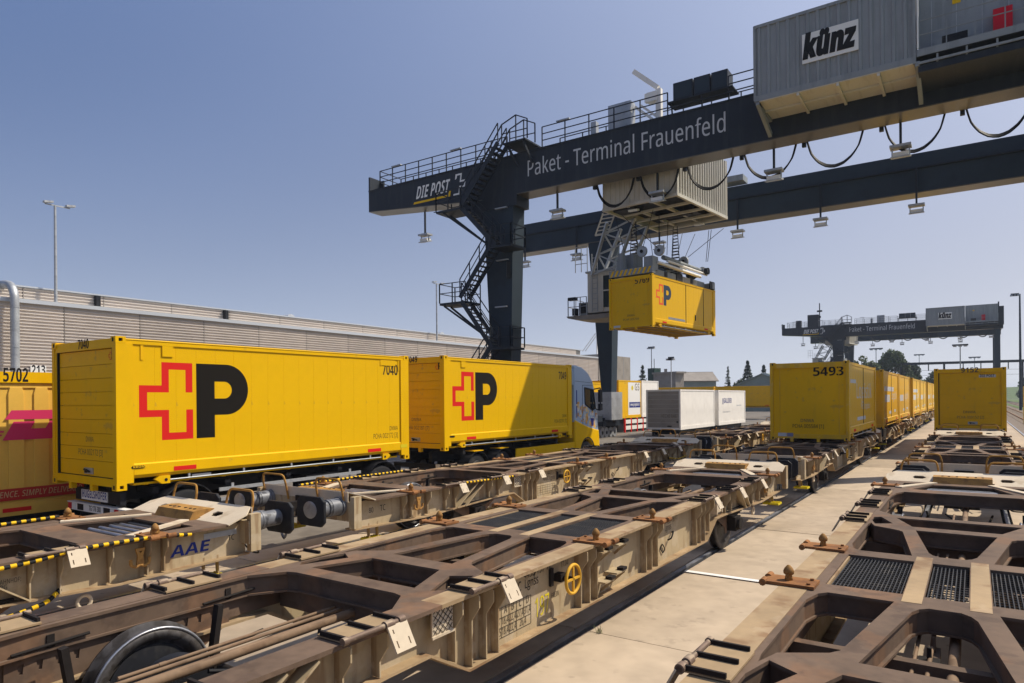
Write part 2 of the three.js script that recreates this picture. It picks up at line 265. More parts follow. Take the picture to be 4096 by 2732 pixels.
// ---------------------------------------------------------------- container wagons
const turned = (n, l, m, p, s) => { const g = geo(l); if (s < 0) g.rotateY(PI); return mesh(n, g, m, p); };
function wagonPrototype() {
  const w = new THREE.Group();
  // deck with its openings (half-plan mirrored four ways)
  const holes = [];
  const quad = pts => { for (const sx of [1, -1]) for (const sz of [1, -1]) holes.push(pts.map(([x, z]) => [x * sx, z * sz])); };
  const pair = half => { for (const sz of [1, -1]) { const a = half.map(([x, z]) => [x, z * sz]), b = half.map(([x, z]) => [-x, z * sz]).reverse(); holes.push([...a, ...b]); } };
  quad([[0.33, 0.90], [0.80, 0.90], [0.86, 0.98], [0.905, 1.2], [0.905, 2.55], [0.89, 2.68], [0.83, 2.47], [0.56, 2.3], [0.51, 2.22]]);   // beside the grates
  pair([[0.10, 0.96], [0.16, 1.02], [0.20, 1.12], [0.39, 2.38]]);
  pair([[0.44, 2.62], [0.655, 3.2]]);
  quad([[0.655, 2.74], [0.84, 2.62], [0.905, 2.9], [0.905, 3.12], [0.83, 3.2]]);
  pair([[0.62, 3.4], [0.72, 3.43], [0.905, 3.72], [0.905, 5.35], [0.87, 5.75], [0.78, 6.0]]);
  pair([[0.70, 6.42], [0.44, 7.2]]);
  quad([[0.84, 6.55], [0.88, 6.62], [0.88, 7.3], [0.60, 7.3]]);
  holes.push([[-0.145, -0.64], [0.145, -0.64], [0.145, 0.64], [-0.145, 0.64]]);
  for (const s of [1, -1]) holes.push([[0.295 * s, -0.64], [0.86 * s, -0.64], [0.86 * s, 0.64], [0.295 * s, 0.64]]);
  const wider = holes.map(h => { const cx = h.reduce((q, p) => q + p[0], 0) / h.length, cz = h.reduce((q, p) => q + p[1], 0) / h.length; let rx = 0, rz = 0; for (const p of h) { rx = Math.max(rx, Math.abs(p[0] - cx)); rz = Math.max(rz, Math.abs(p[1] - cz)); } const o = 0.036; return h.map(([x, z]) => [clamp(cx + (x - cx) * (1 + o / rx), -0.925, 0.925), cz + (z - cz) * (1 + o / rz)]); });
  part('deck_frame', slabXZ([[-0.95, -7.6], [0.95, -7.6], [0.95, 7.6], [-0.95, 7.6]], 1.076, 1.10, holes), M.brown, w);
  part('deck_web', slabXZ([[-0.949, -7.59], [0.949, -7.59], [0.949, 7.59], [-0.949, 7.59]], 0.93, 1.0755, wider), M.brown, w);
  part('deck_lower_flange', slabXZ([[-0.945, -7.58], [0.945, -7.58], [0.945, 7.58], [-0.945, 7.58]], 0.912, 0.9295, holes), M.brown, w);
  part('longitudinal_beam', [-1, 1].map(s => box2(Math.min(s * 0.152, s * 0.288), Math.max(s * 0.152, s * 0.288), 0.9, 1.103, -0.87, 0.87)), M.tan, w);
  for (const s of [-1, 1]) {
    // side sill: top flange in three lengths, fish-bellied web, bottom flange
    const fl = (z0, z1, m) => part('sill_flange', box2(Math.min(s * 0.952, s * 1.17), Math.max(s * 0.952, s * 1.17), 1.072, 1.104, z0, z1), m, w);
    fl(-3.45, 3.45, M.tan); fl(3.452, 7.6, M.brown); fl(-7.6, -3.452, M.brown);
    const low = [[7.95, 0.66], [6.3, 0.62], [3.95, 0.71], [3.5, 0.71], [3.02, 0.44], [-3.02, 0.44], [-3.5, 0.71], [-3.95, 0.71], [-6.3, 0.62], [-7.95, 0.66]];
    part('sill_web', slabZY([[7.95, 1.071], ...low, [-7.95, 1.071]], s > 0 ? 0.985 : -1.003, s > 0 ? 1.003 : -0.985), M.cream, w);
    part('inner_web', slabZY([[7.5, 1.071], [7.5, 0.75], [-7.5, 0.75], [-7.5, 1.071]], s > 0 ? 0.955 : -0.97, s > 0 ? 0.97 : -0.955), M.brown, w);
    const fr = []; for (let i = 0; i + 1 < low.length; i++) { const [za, ya] = low[i], [zb, yb] = low[i + 1]; fr.push(bar([s * 0.995, ya, za], [s * 0.995, yb, zb], 0.21, 0.022)); }
    part('bottom_flange', fr, M.tan, w);
    // gussets, each its own plate
    for (const u of [0.68, 0.86, 1.06, 2.58, 2.76, 2.96, 3.18, 4.02, 4.36, 5.42, 5.7, 6.2, 6.62, 6.82]) for (const q of [-1, 1]) {
      const y0 = u > 3.3 ? (u > 5 ? 0.66 : 0.725) : u > 3.1 ? 0.56 : 0.455;
      const g = slab([[1.004, y0], [1.085, y0], [1.085, 0.84], [1.165, 0.955], [1.165, 1.05], [1.13, 1.071], [1.004, 1.071]], 0.014);
      if (s < 0) g.rotateY(PI).translate(0, 0, 0.014);
      part('gusset', g.translate(0, 0, q * u), M.cream, w);
    }
    // tapered strut plates towards the ends
    for (const q of [-1, 1]) {
      part('strut', [bar([s * 1.10, 1.05, q * 4.62], [s * 1.06, 0.66, q * 5.15], 0.13, 0.016), bar([s * 1.10, 1.05, q * 4.86], [s * 1.06, 0.66, q * 5.4], 0.13, 0.016)], M.cream, w);
    }
  }
  // locating spigots on rusty plates
  const spigGeo = geo([new THREE.LatheGeometry([[0.001, 0], [0.036, 0], [0.032, 0.035], [0.028, 0.05], [0.046, 0.062], [0.049, 0.09], [0.036, 0.118], [0.014, 0.145], [0.001, 0.148]].map(p => V2(p[0] * 0.9, p[1] * 0.86)), 14), box(0.022, 0.05, 0.1, 0, 0.03, 0)]);
  const baseGeo = geo([slab([[-0.2, -0.13], [0.17, -0.13], [0.2, -0.1], [0.2, 0.1], [0.17, 0.13], [-0.2, 0.13]], 0.024).rotateX(-PI / 2), cylZ(0.03, 0.1, 0.2, 0.012, 0.1, 12), cylZ(0.03, 0.1, 0.2, 0.012, -0.1, 12), cylY(0.016, 0.02, -0.15, 0.03, 0.08, 8), cylY(0.016, 0.02, -0.15, 0.03, -0.08, 8)]);
  for (const s of [-1, 1]) for (const u of [-6.68, -0.79, 0.79, 6.68]) {
    const p = mesh('spigot_plate', baseGeo, M.rust, w, [s * 1.10, 1.106, u]); if (s < 0) p.rotation.y = PI;
    mesh('spigot', spigGeo, M.ochre, p, [0.02, 0.024, 0]);
  }
  // fold-down twist brackets with their flaps
  const frame = geo([box(0.26, 0.014, 0.5, 0, 0.012, 0)]), ribs = geo(box(0.25, 0.034, 0.02, 0.02, 0.03, 0)), rodG = geo([cylZ(0.019, 0.56, 0.15, 0.028, 0, 12), cylZ(0.03, 0.08, 0.15, 0.028, -0.13, 14), cylZ(0.03, 0.06, 0.15, 0.028, -0.25, 14), cylZ(0.026, 0.045, 0.15, 0.028, 0.26, 14)]);
  const flapG = geo([slab([[-0.095, -0.19], [0.095, -0.19], [0.095, 0], [-0.095, 0]], 0.013, [[[-0.066, -0.16], [-0.066, -0.11], [-0.054, -0.11], [-0.054, -0.16]], [[0.05, -0.16], [0.05, -0.11], [0.062, -0.11], [0.062, -0.16]], [[-0.066, -0.06], [-0.066, -0.03], [-0.054, -0.03], [-0.054, -0.06]]]).rotateY(PI / 2)]);
  for (const s of [-1, 1]) for (const u of [-5.6, -4.2, -2.85, 2.85, 4.2, 5.6]) {
    const h = mesh('bracket_plate', frame, M.tan, w, [s * 1.06, 1.106, u]); if (s < 0) h.rotation.y = PI;
    for (const z of [-0.24, 0, 0.24]) mesh('bracket_rib', ribs, M.sump, h, [0, 0, z]); mesh('hinge_rod', rodG, M.rod, h);
    const f = mesh('flap', flapG, M.plate, h, [0.165, 0.02, -0.19]); f.rotation.z = 0.5;
  }
  // gratings: load bars along the deck, twisted cross rods
  const grating = (x0, x1) => {
    const l = [], y = 1.075; for (let x = x0 + 0.012; x <= x1 - 0.01; x += 0.03) l.push(box2(x - 0.004, x + 0.004, y - 0.05, y, -0.628, 0.628));
    for (let z = -0.62; z <= 0.621; z += 0.0775) l.push(box2(x0 + 0.004, x1 - 0.004, y - 0.012, y - 0.004, z - 0.003, z + 0.003));
    for (const z of [-0.634, 0.634]) l.push(box2(x0 + 0.002, x1 - 0.002, y - 0.032, y + 0.002, z - 0.004, z + 0.004)); return l;
  };
  for (const [a, b] of [[-0.84, -0.297], [-0.143, 0.143], [0.297, 0.84]]) part('grating', grating(a, b), M.grate, w);
  for (const s of [-1, 1]) part('grating_ledge', box2(Math.min(s * 0.845, s * 0.86), Math.max(s * 0.845, s * 0.86), 0.96, 1.085, -0.63, 0.63), M.tan, w);
  // pipes and brake gear under the deck
  const pipe = (x, y, d, z0, z1) => part('brake_pipe', [rod([x, y, z0], [x, y, z1], d, 12), ...[z0 + 0.3, (z0 + z1) / 2, z1 - 0.3].map(z => cylZ(d * 0.62, 0.05, x, y, z, 12))], M.pipe, w);
  pipe(0.06, 0.83, 0.075, -6.6, 6.6); pipe(-0.08, 0.84, 0.03, -5.6, 5.6); pipe(-0.17, 0.84, 0.026, -4.4, 5.2); pipe(0.2, 0.82, 0.03, -3.2, -0.9);
  part('brake_lever', [bar([-0.5, 0.6, 1.2], [0.2, 0.62, 3.4], 0.05, 0.09), bar([0.45, 0.58, -1.1], [-0.2, 0.6, -3.6], 0.05, 0.09), bar([-0.8, 0.62, 1.9], [0.7, 0.62, 1.9], 0.08, 0.06), bar([-0.7, 0.7, -1.7], [0.8, 0.7, -1.7], 0.08, 0.06)], M.sump, w);
  part('brake_cylinder', [cylZ(0.17, 0.6, 0.45, 0.62, -1.6, 20), cylZ(0.12, 0.4, 0.3, 0.66, 1.75, 20)], M.tan, w);
  part('air_tank', [cylZ(0.16, 1.0, -0.52, 0.66, -1.9, 20)], M.brown, w);
  part('distributor', [box(0.22, 0.25, 0.2, -0.35, 0.68, 1.35), box(0.12, 0.3, 0.14, -0.62, 0.66, 1.75), cylY(0.06, 0.2, -0.35, 0.85, 1.35, 12)], M.sump, w);
  part('sloped_trough', [box(0.4, 0.012, 1.5, -0.62, 0.72, 1.95, 0, 0, 0.35), box(0.4, 0.012, 1.5, 0.62, 0.72, 1.95, 0, 0, -0.35), box(0.4, 0.012, 1.5, -0.62, 0.72, -1.95, 0, 0, 0.35), box(0.4, 0.012, 1.5, 0.62, 0.72, -1.95, 0, 0, -0.35)], M.brown, w);
  for (const z of [-3.3, -2.5, -1.55, 1.55, 2.5, 3.3]) part('cross_member', box(1.88, 0.16, 0.09, 0, 0.81, z), M.brown, w);
  const gr = rng(63);
  for (let k = 0; k < 16; k++) { const x = (gr() - 0.5) * 1.5, z = (gr() - 0.5) * 5.6, y = 0.6 + gr() * 0.28, L = 0.5 + gr() * 1.3; part('brake_rod', gr() < 0.6 ? rod([x, y, z - L / 2], [x + (gr() - 0.5) * 0.3, y + (gr() - 0.5) * 0.1, z + L / 2], 0.022 + gr() * 0.02, 7) : rod([x - L / 3, y, z], [x + L / 3, y, z + (gr() - 0.5) * 0.2], 0.022 + gr() * 0.02, 7), k % 3 ? M.sump : M.pipe, w); }
  for (let k = 0; k < 8; k++) { const x = (gr() - 0.5) * 1.4, z = (gr() - 0.5) * 5.4; part('valve_block', [box(0.08 + gr() * 0.1, 0.1 + gr() * 0.12, 0.1 + gr() * 0.14, x, 0.74, z), rod([x, 0.78, z], [x, 0.92, z], 0.03)], k % 2 ? M.sump : M.brown, w); }
  for (const u of [-5.9, -3.6, 3.6, 5.9]) for (const q of [-0.5, 0.42]) part('brake_rod', rod([q, 0.7, u - 0.8], [q * 0.7, 0.66, u + 0.8], 0.035, 7), M.sump, w);
  for (const s of [-1, 1]) for (const u of [-6.1, -5.3, -3.9, 3.9, 5.3, 6.1]) part('web_clip', [box(0.03, 0.09, 0.05, s * 0.93, 0.98, u), rod([s * 0.9, 0.97, u - 0.25], [s * 0.9, 0.95, u + 0.25], 0.024, 6)], M.sump, w);
  // wheelsets
  const wheelG = geo([new THREE.LatheGeometry([[0.09, -0.05], [0.13, -0.03], [0.36, 0.008], [0.385, -0.05], [0.46, -0.062], [0.463, 0.05], [0.495, 0.062], [0.49, 0.088], [0.4, 0.088], [0.37, 0.05], [0.14, 0.03], [0.09, 0.06]].map(p => V2(...p)), 48).rotateZ(PI / 2)]);
  const discG = geo([new THREE.LatheGeometry([[0.092, -0.012], [0.34, 0.004], [0.34, 0.014], [0.092, 0.012]].map(p => V2(...p)), 40).rotateZ(PI / 2)]);
  for (const u of [-4.68, 4.68]) {
    part('axle', [cylX(0.085, 2.0, 0, 0.46, u, 20)], M.sump, w);
    for (const s of [-1, 1]) {
      const wh = mesh('wheel', wheelG, M.wheelGrey, w, [s * 0.755, 0.46, u]); if (s > 0) wh.rotation.y = PI;
      mesh('wheel_rim', geo(new THREE.TorusGeometry(0.462, 0.012, 8, 60).rotateY(PI / 2)), M.steel, wh, [0.055, 0, 0]);
      mesh('wheel_disc', discG, M.black, wh, [0.02, 0, 0]);
      part('brake_disc', [cylX(0.32, 0.1, s * 0.42, 0.46, u, 36)], M.black, w);
      part('axle_box', [box(0.16, 0.24, 0.32, s * 1.02, 0.46, u), cylX(0.11, 0.06, s * 1.12, 0.46, u, 20)], M.sump, w);
      part('leaf_spring', [0, 1, 2, 3, 4].map(k => bar([s * 1.02, 0.70 - 0.022 * k, u - 0.6 + 0.09 * k], [s * 1.02, 0.70 - 0.022 * k, u + 0.6 - 0.09 * k], 0.1, 0.02)), M.sump, w);
      const hl = []; for (const q of [-0.66, -0.54, -0.42, -0.3, 0.42, 0.54, 0.66, 0.78]) hl.push([[u + q, 0.86], [u + q + 0.045, 0.86], [u + q + 0.028, 0.79], [u + q + 0.008, 0.79]]);
      part('axle_guard', slabZY([[u - 0.8, 0.95], [u + 0.9, 0.95], [u + 0.9, 0.72], [u + 0.3, 0.42], [u + 0.25, 0.3], [u + 0.17, 0.3], [u + 0.17, 0.62], [u - 0.17, 0.62], [u - 0.17, 0.3], [u - 0.25, 0.3], [u - 0.3, 0.42], [u - 0.8, 0.72]], s * 0.945 - 0.006, s * 0.945 + 0.006, hl), M.brown, w);
      part('brake_hanger', [bar([s * 0.78, 0.95, u - 0.6], [s * 0.78, 0.42, u - 0.52], 0.07, 0.05), bar([s * 0.78, 0.95, u + 0.6], [s * 0.78, 0.42, u + 0.52], 0.07, 0.05), box(0.12, 0.26, 0.06, s * 0.76, 0.46, u - 0.53), box(0.12, 0.26, 0.06, s * 0.76, 0.46, u + 0.53)], M.sump, w);
    }
    part('brake_beam', [rod([-0.8, 0.45, u - 0.56], [0.8, 0.45, u - 0.56], 0.07), rod([-0.8, 0.45, u + 0.56], [0.8, 0.45, u + 0.56], 0.07), bar([-0.1, 0.5, u - 0.9], [0.15, 0.55, u + 0.9], 0.05, 0.1), box(0.3, 0.25, 0.3, 0.25, 0.62, u - 0.7), rod([-0.6, 0.68, u - 0.9], [-0.2, 0.7, u + 0.7], 0.035), rod([0.35, 0.72, u + 0.2], [0.5, 0.66, u + 1.1], 0.03)], M.sump, w);
    part('air_hose', tube([[-0.2, 0.8, u - 1.2], [0.1, 0.62, u - 0.9], [0.3, 0.7, u - 0.4], [0.2, 0.83, u + 0.1]], 0.016, 24, 6), M.rubber, w); part('air_hose', [tube([[0.1, 0.82, u + 1.0], [0.35, 0.6, u + 0.7], [0.5, 0.74, u + 0.3]], 0.014, 20, 6)], M.rubber, w);
  }
  // ends: headstock with sloped plate, centre box, buffers, hoops, hook
  for (const s of [-1, 1]) {
    const e = w, part = (n, l, m, p) => turned(n, l, m, p, s);
    part('headstock', [box2(-1.19, 1.19, 0.80, 1.10, 7.88, 8.03), box2(-1.21, -1.12, 0.7, 1.19, 7.9, 8.05), box2(1.12, 1.21, 0.7, 1.19, 7.9, 8.05)], M.cream, e);
    const hx = c => [[c - 0.11, 0.2], [c - 0.05, 0.14], [c + 0.08, 0.14], [c + 0.11, 0.2], [c + 0.08, 0.26], [c - 0.05, 0.26]];
    const tilt = Math.atan2(0.16, 0.44);
    const pl = slab([[-1.2, 0], [-0.47, 0], [-0.47, 0.07], [0.47, 0.07], [0.47, 0], [1.2, 0], [1.2, 0.28], [1.02, 0.47], [-1.02, 0.47], [-1.2, 0.28]], 0.016, [hx(-0.66), hx(0.66)]).rotateX(PI / 2 - tilt);
    part('end_plate', pl.translate(0, 1.102, 7.58), M.plate, e);
    part('rear_plate', [box2(-1.05, 1.05, 1.1, 1.255, 8.02, 8.032)], M.plate, e);
    part('centre_box', [slabZY([[7.5, 1.10], [7.56, 1.21], [7.74, 1.225], [7.86, 1.215], [7.86, 1.10]], -0.44, 0.44)], M.ochre, e);
    part('drain_slot', [-0.3, -0.2, -0.08, 0.08, 0.2, 0.3].map(x => box(0.035, 0.008, 0.03, x, 1.222, 7.66)), M.dark, e);
    for (const x of [-1, 1]) part('end_truss', bar([x * 0.42, 1.114, 7.45], [x * 0.9, 1.114, 6.5], 0.12, 0.02), M.plate, e);
    part('draw_gear', [box2(-0.25, 0.25, 0.78, 0.98, 6.7, 7.8), cylX(0.05, 1.2, 0, 1.0, 7.0, 12), cylX(0.05, 1.2, 0, 1.0, 7.18, 12)], M.grate, e);
    for (let k = 0; k < 5; k++) part('tie_rod', cylX(0.028, 1.0, 0, 1.02, 6.55 + 0.13 * k, 10), M.steel, e);
    part('end_floor', box2(-0.7, 0.7, 0.86, 0.88, 6.5, 6.95), M.brown, e);
    for (const b of [-0.875, 0.875]) {
      const bf = part('buffer', [cylZ(0.15, 0.05, b, 1.03, 8.06, 24), cylZ(0.132, 0.24, b, 1.03, 8.2, 24), cylZ(0.138, 0.03, b, 1.03, 8.26, 24), cylZ(0.112, 0.28, b, 1.03, 8.45, 24)], M.bufferGrey, e);
      part('buffer_head', [slab([[-0.29, -0.15], [-0.22, -0.21], [0.22, -0.21], [0.29, -0.15], [0.29, 0.15], [0.22, 0.21], [-0.22, 0.21], [-0.29, 0.15]], 0.03, [], 0.012).translate(b, 1.03, 8.575)], M.black, bf);
      part('contact_spot', [new THREE.SphereGeometry(1, 24, 10, 0, 2 * PI, 0, PI / 2).rotateX(PI / 2).scale(0.15, 0.13, 0.012).translate(b, 1.05, 8.618)], M.steel, bf);
    }
    part('coupling_hook', [box(0.09, 0.16, 0.3, 0, 0.98, 8.16), tube([[0, 0.95, 8.28], [0, 0.9, 8.4], [0, 0.98, 8.46], [0, 1.06, 8.42]], 0.035, 16, 8), box(0.34, 0.34, 0.03, 0, 0.96, 8.05)], M.sump, e);
    part('screw_coupling', [tube([[-0.06, 0.9, 8.36], [-0.07, 0.62, 8.42], [0, 0.5, 8.42], [0.07, 0.62, 8.42], [0.06, 0.9, 8.36]], 0.02, 24, 8)], M.bufferGrey, e);
    for (const [a, b] of [[-0.98, -0.38], [0.38, 0.98]]) part('hand_hoop', tube([[a, 1.05, 8.04], [a, 1.3, 8.09], [a + 0.03, 1.42, 8.11], [a + 0.1, 1.455, 8.12], [b - 0.1, 1.455, 8.12], [b - 0.03, 1.42, 8.11], [b, 1.3, 8.09], [b, 1.05, 8.04]], 0.017, 70, 8), M.hoop, e);
    part('coupling_hoop', tube([[-1.02, 0.86, 8.0], [-1.0, 0.62, 8.16], [-0.72, 0.6, 8.22], [-0.7, 0.86, 8.02]], 0.012, 40, 6), M.sump, e);
    for (const x of [-1, 1]) {
      part('end_step', [box(0.32, 0.035, 0.3, x * 1.02, 0.44, 7.45), ...[0, 1, 2, 3, 4, 5].map(k => box(0.3, 0.01, 0.012, x * 1.02, 0.463, 7.33 + k * 0.05))], M.lime, e);
      part('step_hanger', [bar([x * 0.98, 0.7, 7.36], [x * 1.0, 0.44, 7.36], 0.05, 0.02), bar([x * 0.98, 0.7, 7.55], [x * 1.0, 0.44, 7.55], 0.05, 0.02)], M.tan, e);
      part('lashing_hook', [slab([[-0.055, 0], [0.055, 0], [0.03, -0.09], [0.045, -0.2], [-0.045, -0.2], [-0.03, -0.09]], 0.025, [[[-0.022, -0.03], [0.022, -0.03], [0, -0.055]]]).rotateY(PI / 2).translate(x * 1.13 - 0.012, 1.0, 6.5), ...[-1, 1].map(q => tube([[x * 1.13, 0.81, 6.5], [x * 1.13, 0.79, 6.5 + q * 0.05], [x * 1.13, 0.82, 6.5 + q * 0.1], [x * 1.13, 0.88, 6.5 + q * 0.105]], 0.018, 14, 6))], M.ochre, e);
      part('roping_ring', new THREE.TorusGeometry(0.07, 0.02, 8, 24).rotateY(PI / 2).translate(x * 1.02, 0.5, 5.95), M.plate, e);
    }
  }
  // side fittings, the same seen from either side
  for (const s of [-1, 1]) {
    const f = w, part = (n, l, m, p) => turned(n, l, m, p, s);
    part('handwheel', [new THREE.TorusGeometry(0.142, 0.017, 10, 40).rotateY(PI / 2).translate(1.2, 0.86, 1.45), bar([1.2, 0.86 - 0.14, 1.45], [1.2, 1.0, 1.45], 0.02, 0.02), bar([1.2, 0.86, 1.31], [1.2, 0.86, 1.59], 0.02, 0.02)], M.wheelYellow, f);
    part('wheel_spindle', [cylX(0.025, 0.2, 1.1, 0.86, 1.45, 12), box2(1.004, 1.03, 0.79, 0.97, 1.545, 1.6), box2(1.004, 1.09, 0.82, 0.9, 1.4, 1.5)], M.sump, f);
    for (const [z, y] of [[0.62, 0.965], [0.2, 0.975], [0.55, 0.62], [0.25, 0.66]]) part('foot_step', [box2(1.004, 1.17, y, y + 0.018, z - 0.12, z + 0.12), bar([1.004, y - 0.14, z - 0.1], [1.16, y, z - 0.1], 0.012, 0.03)], M.cream, f);
    part('step_grip', [[0.62, 0.965], [0.2, 0.975], [0.55, 0.62], [0.25, 0.66]].map(([z, y]) => box2(1.1, 1.18, y + 0.019, y + 0.05, z - 0.13, z - 0.02)), M.sump, f);
    // document holder: frame and crossed wires over a plate
    const wires = []; for (const k of [-1, 1]) for (let c = -0.2; c < 0.46; c += 0.055) { const za = 3.23, zb = 3.46, f = z => 0.85 + (k > 0 ? (z - za) : (zb - z)) * 0.9 + c - 0.2 * 0.9; let p = []; for (let q = 0; q <= 20; q++) { const z = lerp(za, zb, q / 20), y = f(z); if (y > 0.846 && y < 1.054) p.push([1.09, y, z]); } if (p.length > 1) wires.push(bar(p[0], p[p.length - 1], 0.0035)); }
    const dh = part('document_holder', [box2(1.07, 1.086, 0.83, 1.07, 3.22, 3.47), box2(1.086, 1.098, 1.055, 1.075, 3.21, 3.48), box2(1.086, 1.098, 0.825, 0.845, 3.21, 3.48)], M.plate, f);
    part('wire_mesh', wires, M.sump, dh);
    part('door_block', [box2(1.004, 1.09, 0.8, 0.93, -3.75, -3.55), box2(1.004, 1.1, 0.78, 0.95, -3.8, -3.77), box2(1.004, 1.1, 0.78, 0.95, -3.53, -3.5)], M.plate, f);
    part('cable_loop', [tube([[1.012, 0.62, -1.3], [1.02, 0.68, -1.36], [1.02, 0.6, -1.45], [1.02, 0.56, -1.38], [1.012, 0.63, -1.31]], 0.008, 24, 5), tube([[1.012, 0.78, -1.75], [1.05, 0.8, -1.7], [1.06, 0.73, -1.6], [1.02, 0.7, -1.56]], 0.012, 16, 5)], M.sump, f);
  }
  return w;
}
const wagonProto = wagonPrototype();
function wagon(label, x, z, group) {
  const o = wagonProto.clone(); o.name = numbered('container_wagon'); o.position.set(x, 0, z); o.userData = { label, category: 'freight wagon', group }; scene.add(o); return o;
}

const trainR = 'empty container wagons on the right-hand track', trainM = 'container wagons on the middle track', trainL = 'container wagons on the left-hand track';
const R1 = wagon('empty skeleton wagon filling the lower right corner, seen from above its grating', TRACKS[0], -6.85, trainR);
wagon('empty skeleton wagon on the right track, second from the camera, before the yellow 9152 container', TRACKS[0], -24.75, trainR);
wagon('wagon on the right track that carries the yellow 9152 container', TRACKS[0], -42.65, trainR);
const M1 = wagon('empty skeleton wagon in the middle foreground with a yellow handwheel and 197 on its side', TRACKS[1], -7.45, trainM);
wagon('wagon on the middle track that carries the yellow 5493 container', TRACKS[1], -25.3, trainM);
wagon('wagon on the middle track under the second and third yellow containers', TRACKS[1], -43.15, trainM);
wagon('wagon on the middle track under the fourth and fifth yellow containers', TRACKS[1], -61.0, trainM);
wagon('farthest wagon on the middle track, at the vanishing end of the yellow row', TRACKS[1], -78.9, trainM);
const L1 = wagon('cream skeleton wagon at the left edge with blue AAE lettering and striped hoses', TRACKS[2], 2.45, trainL);
const L2 = wagon('empty skeleton wagon on the left track, between the yellow trucks and the middle wagon', TRACKS[2], -15.3, trainL);
wagon('empty wagon on the left track standing before the two white containers', TRACKS[2], -33.1, trainL);
wagon('far empty wagon on the left track, right of the white containers', TRACKS[2], -50.9, trainL);

// writing on the wagon sides
{
  const X = 1.0062, put = (o, t, h, u, y, opt = {}) => lettering(t, h, opt.m || M.inkFaded, o, [X, y, u], 'x+', { font: F.reg, stretch: 0.85, ...opt });
  put(M1, '4433 197-1', 0.062, 2.06, 0.965, { width: 0.44, m: M.ink }); put(M1, 'CH-AAEC  Lgnss', 0.062, 2.5, 0.872, { width: 0.7, m: M.ink });
  put(M1, '197', 0.135, 1.86, 0.545, { m: M.lime, width: 0.26 });
  const grid = []; const u0 = 2.5, u1 = 1.94, ya = 0.52, yb = 0.79;
  for (let k = 0; k < 4; k++) grid.push(box(0.002, 0.004, u0 - u1, X, lerp(ya, yb, k / 3), (u0 + u1) / 2));
  for (const t of [0, 0.12, 0.34, 0.56, 0.78, 1]) grid.push(box(0.002, t > 0.7 && t < 0.8 ? 0.186 : yb - ya, 0.004, X, t > 0.7 && t < 0.8 ? 0.707 : (ya + yb) / 2, lerp(u0, u1, t)));
  part('load_table', grid, M.inkFaded, M1);
  ['A', 'B', 'C', 'D'].forEach((c, k) => put(M1, c, 0.05, u0 - (0.2 + 0.22 * k) * 0.56, 0.728, {}));
  ['S', '18,4', '22,4', '27,4', '31,4'].forEach((c, k) => put(M1, c, 0.05, u0 - (k ? 0.135 + 0.22 * (k - 1) : 0.02) * 0.56, 0.635, { stretch: 0.62 }));
  ['SS', '18,4', '22,4', '26,4'].forEach((c, k) => put(M1, c, 0.05, u0 - (k ? 0.135 + 0.22 * (k - 1) + (k === 3 ? 0.08 : 0) : 0.01) * 0.56, 0.54, { stretch: 0.62 }));
  const arc = []; for (let k = 0; k < 14; k++) { const a = k / 14 * PI, b = (k + 1) / 14 * PI; arc.push(bar([X, 0.93 + Math.sin(a) * 0.1, 1.72 + Math.cos(a) * 0.16], [X, 0.93 + Math.sin(b) * 0.1, 1.72 + Math.cos(b) * 0.16], 0.004)); }
  part('arc_marking', arc, M.inkFaded, M1);
  put(M1, 'REV', 0.04, 1.36, 0.99); put(M1, '17.04', 0.04, 1.36, 0.93); put(M1, 'FREIN', 0.035, 1.55, 0.66);
  put(M1, '4433 197-1', 0.06, -1.5, 0.92); put(M1, 'Lgnss', 0.06, -1.5, 0.83);
  // L1
  lettering('AAE', 0.10, M.navy, L1, [X, 0.785, -6.92], 'x+', { skew: 0.2, width: 0.5 });
  put(L1, 'HEIMATBAHNHOF:', 0.034, -5.0, 0.86, { width: 0.36 }); put(L1, 'HAMBURG', 0.034, -5.0, 0.805, { width: 0.24 });
  part('data_plate', [box2(X, X + 0.004, 0.93, 1.0, -7.82, -7.36)], M.galv, L1); put(L1, 'TC', 0.05, -7.7, 0.86, { m: M.ink });
  // L2 (its near end leads towards the camera)
  put(L2, '4433 191-4', 0.075, 2.0, 0.93); put(L2, '191', 0.1, 1.3, 0.9, { m: M.lime }); put(L2, 'AAEC Lgnss', 0.065, 2.2, 0.82);
  const g2 = []; for (let k = 0; k < 5; k++) g2.push(box(0.002, 0.003, 0.75, X, 0.52 + k * 0.05, 2.05)); for (let k = 0; k < 8; k++) g2.push(box(0.002, 0.2, 0.003, X, 0.62, 1.68 + k * 0.107)); part('load_table', g2, M.inkFaded, L2);
  put(L2, 'TC', 0.07, 7.3, 0.86, { m: M.ink }); put(L2, '80', 0.06, 7.55, 0.86, { m: M.ink });
  // yellow and black banded hoses along the left-hand wagons
  const banded = (o, pts, r) => {
    const c = new THREE.CatmullRomCurve3(pts.map(p => V3(...p)), false, 'catmullrom', 0.4), L = c.getLength(), n = Math.round(L / 0.055), P = c.getSpacedPoints(n), a = [], b = [];
    for (let i = 0; i < n; i++) (i % 2 ? a : b).push(rod(P[i].toArray(), P[i + 1].toArray(), r * 2, 8));
    const h = part('banded_hose', a, M.postYellow, o); part('black_bands', b, M.rubber, h);
  };
  banded(L1, [[1.19, 1.04, -4.6], [1.2, 1.075, -5.4], [1.2, 1.12, -5.8], [1.19, 1.11, -6.6], [1.16, 1.06, -7.1]], 0.022);
  banded(L1, [[1.02, 0.52, -4.4], [1.08, 0.5, -4.9], [1.12, 0.6, -5.5], [1.05, 0.7, -5.7]], 0.024);
  banded(L1, [[1.25, 0.3, -4.3], [1.3, 0.3, -5.0], [1.4, 0.26, -5.6], [1.3, 0.2, -6.1]], 0.026);
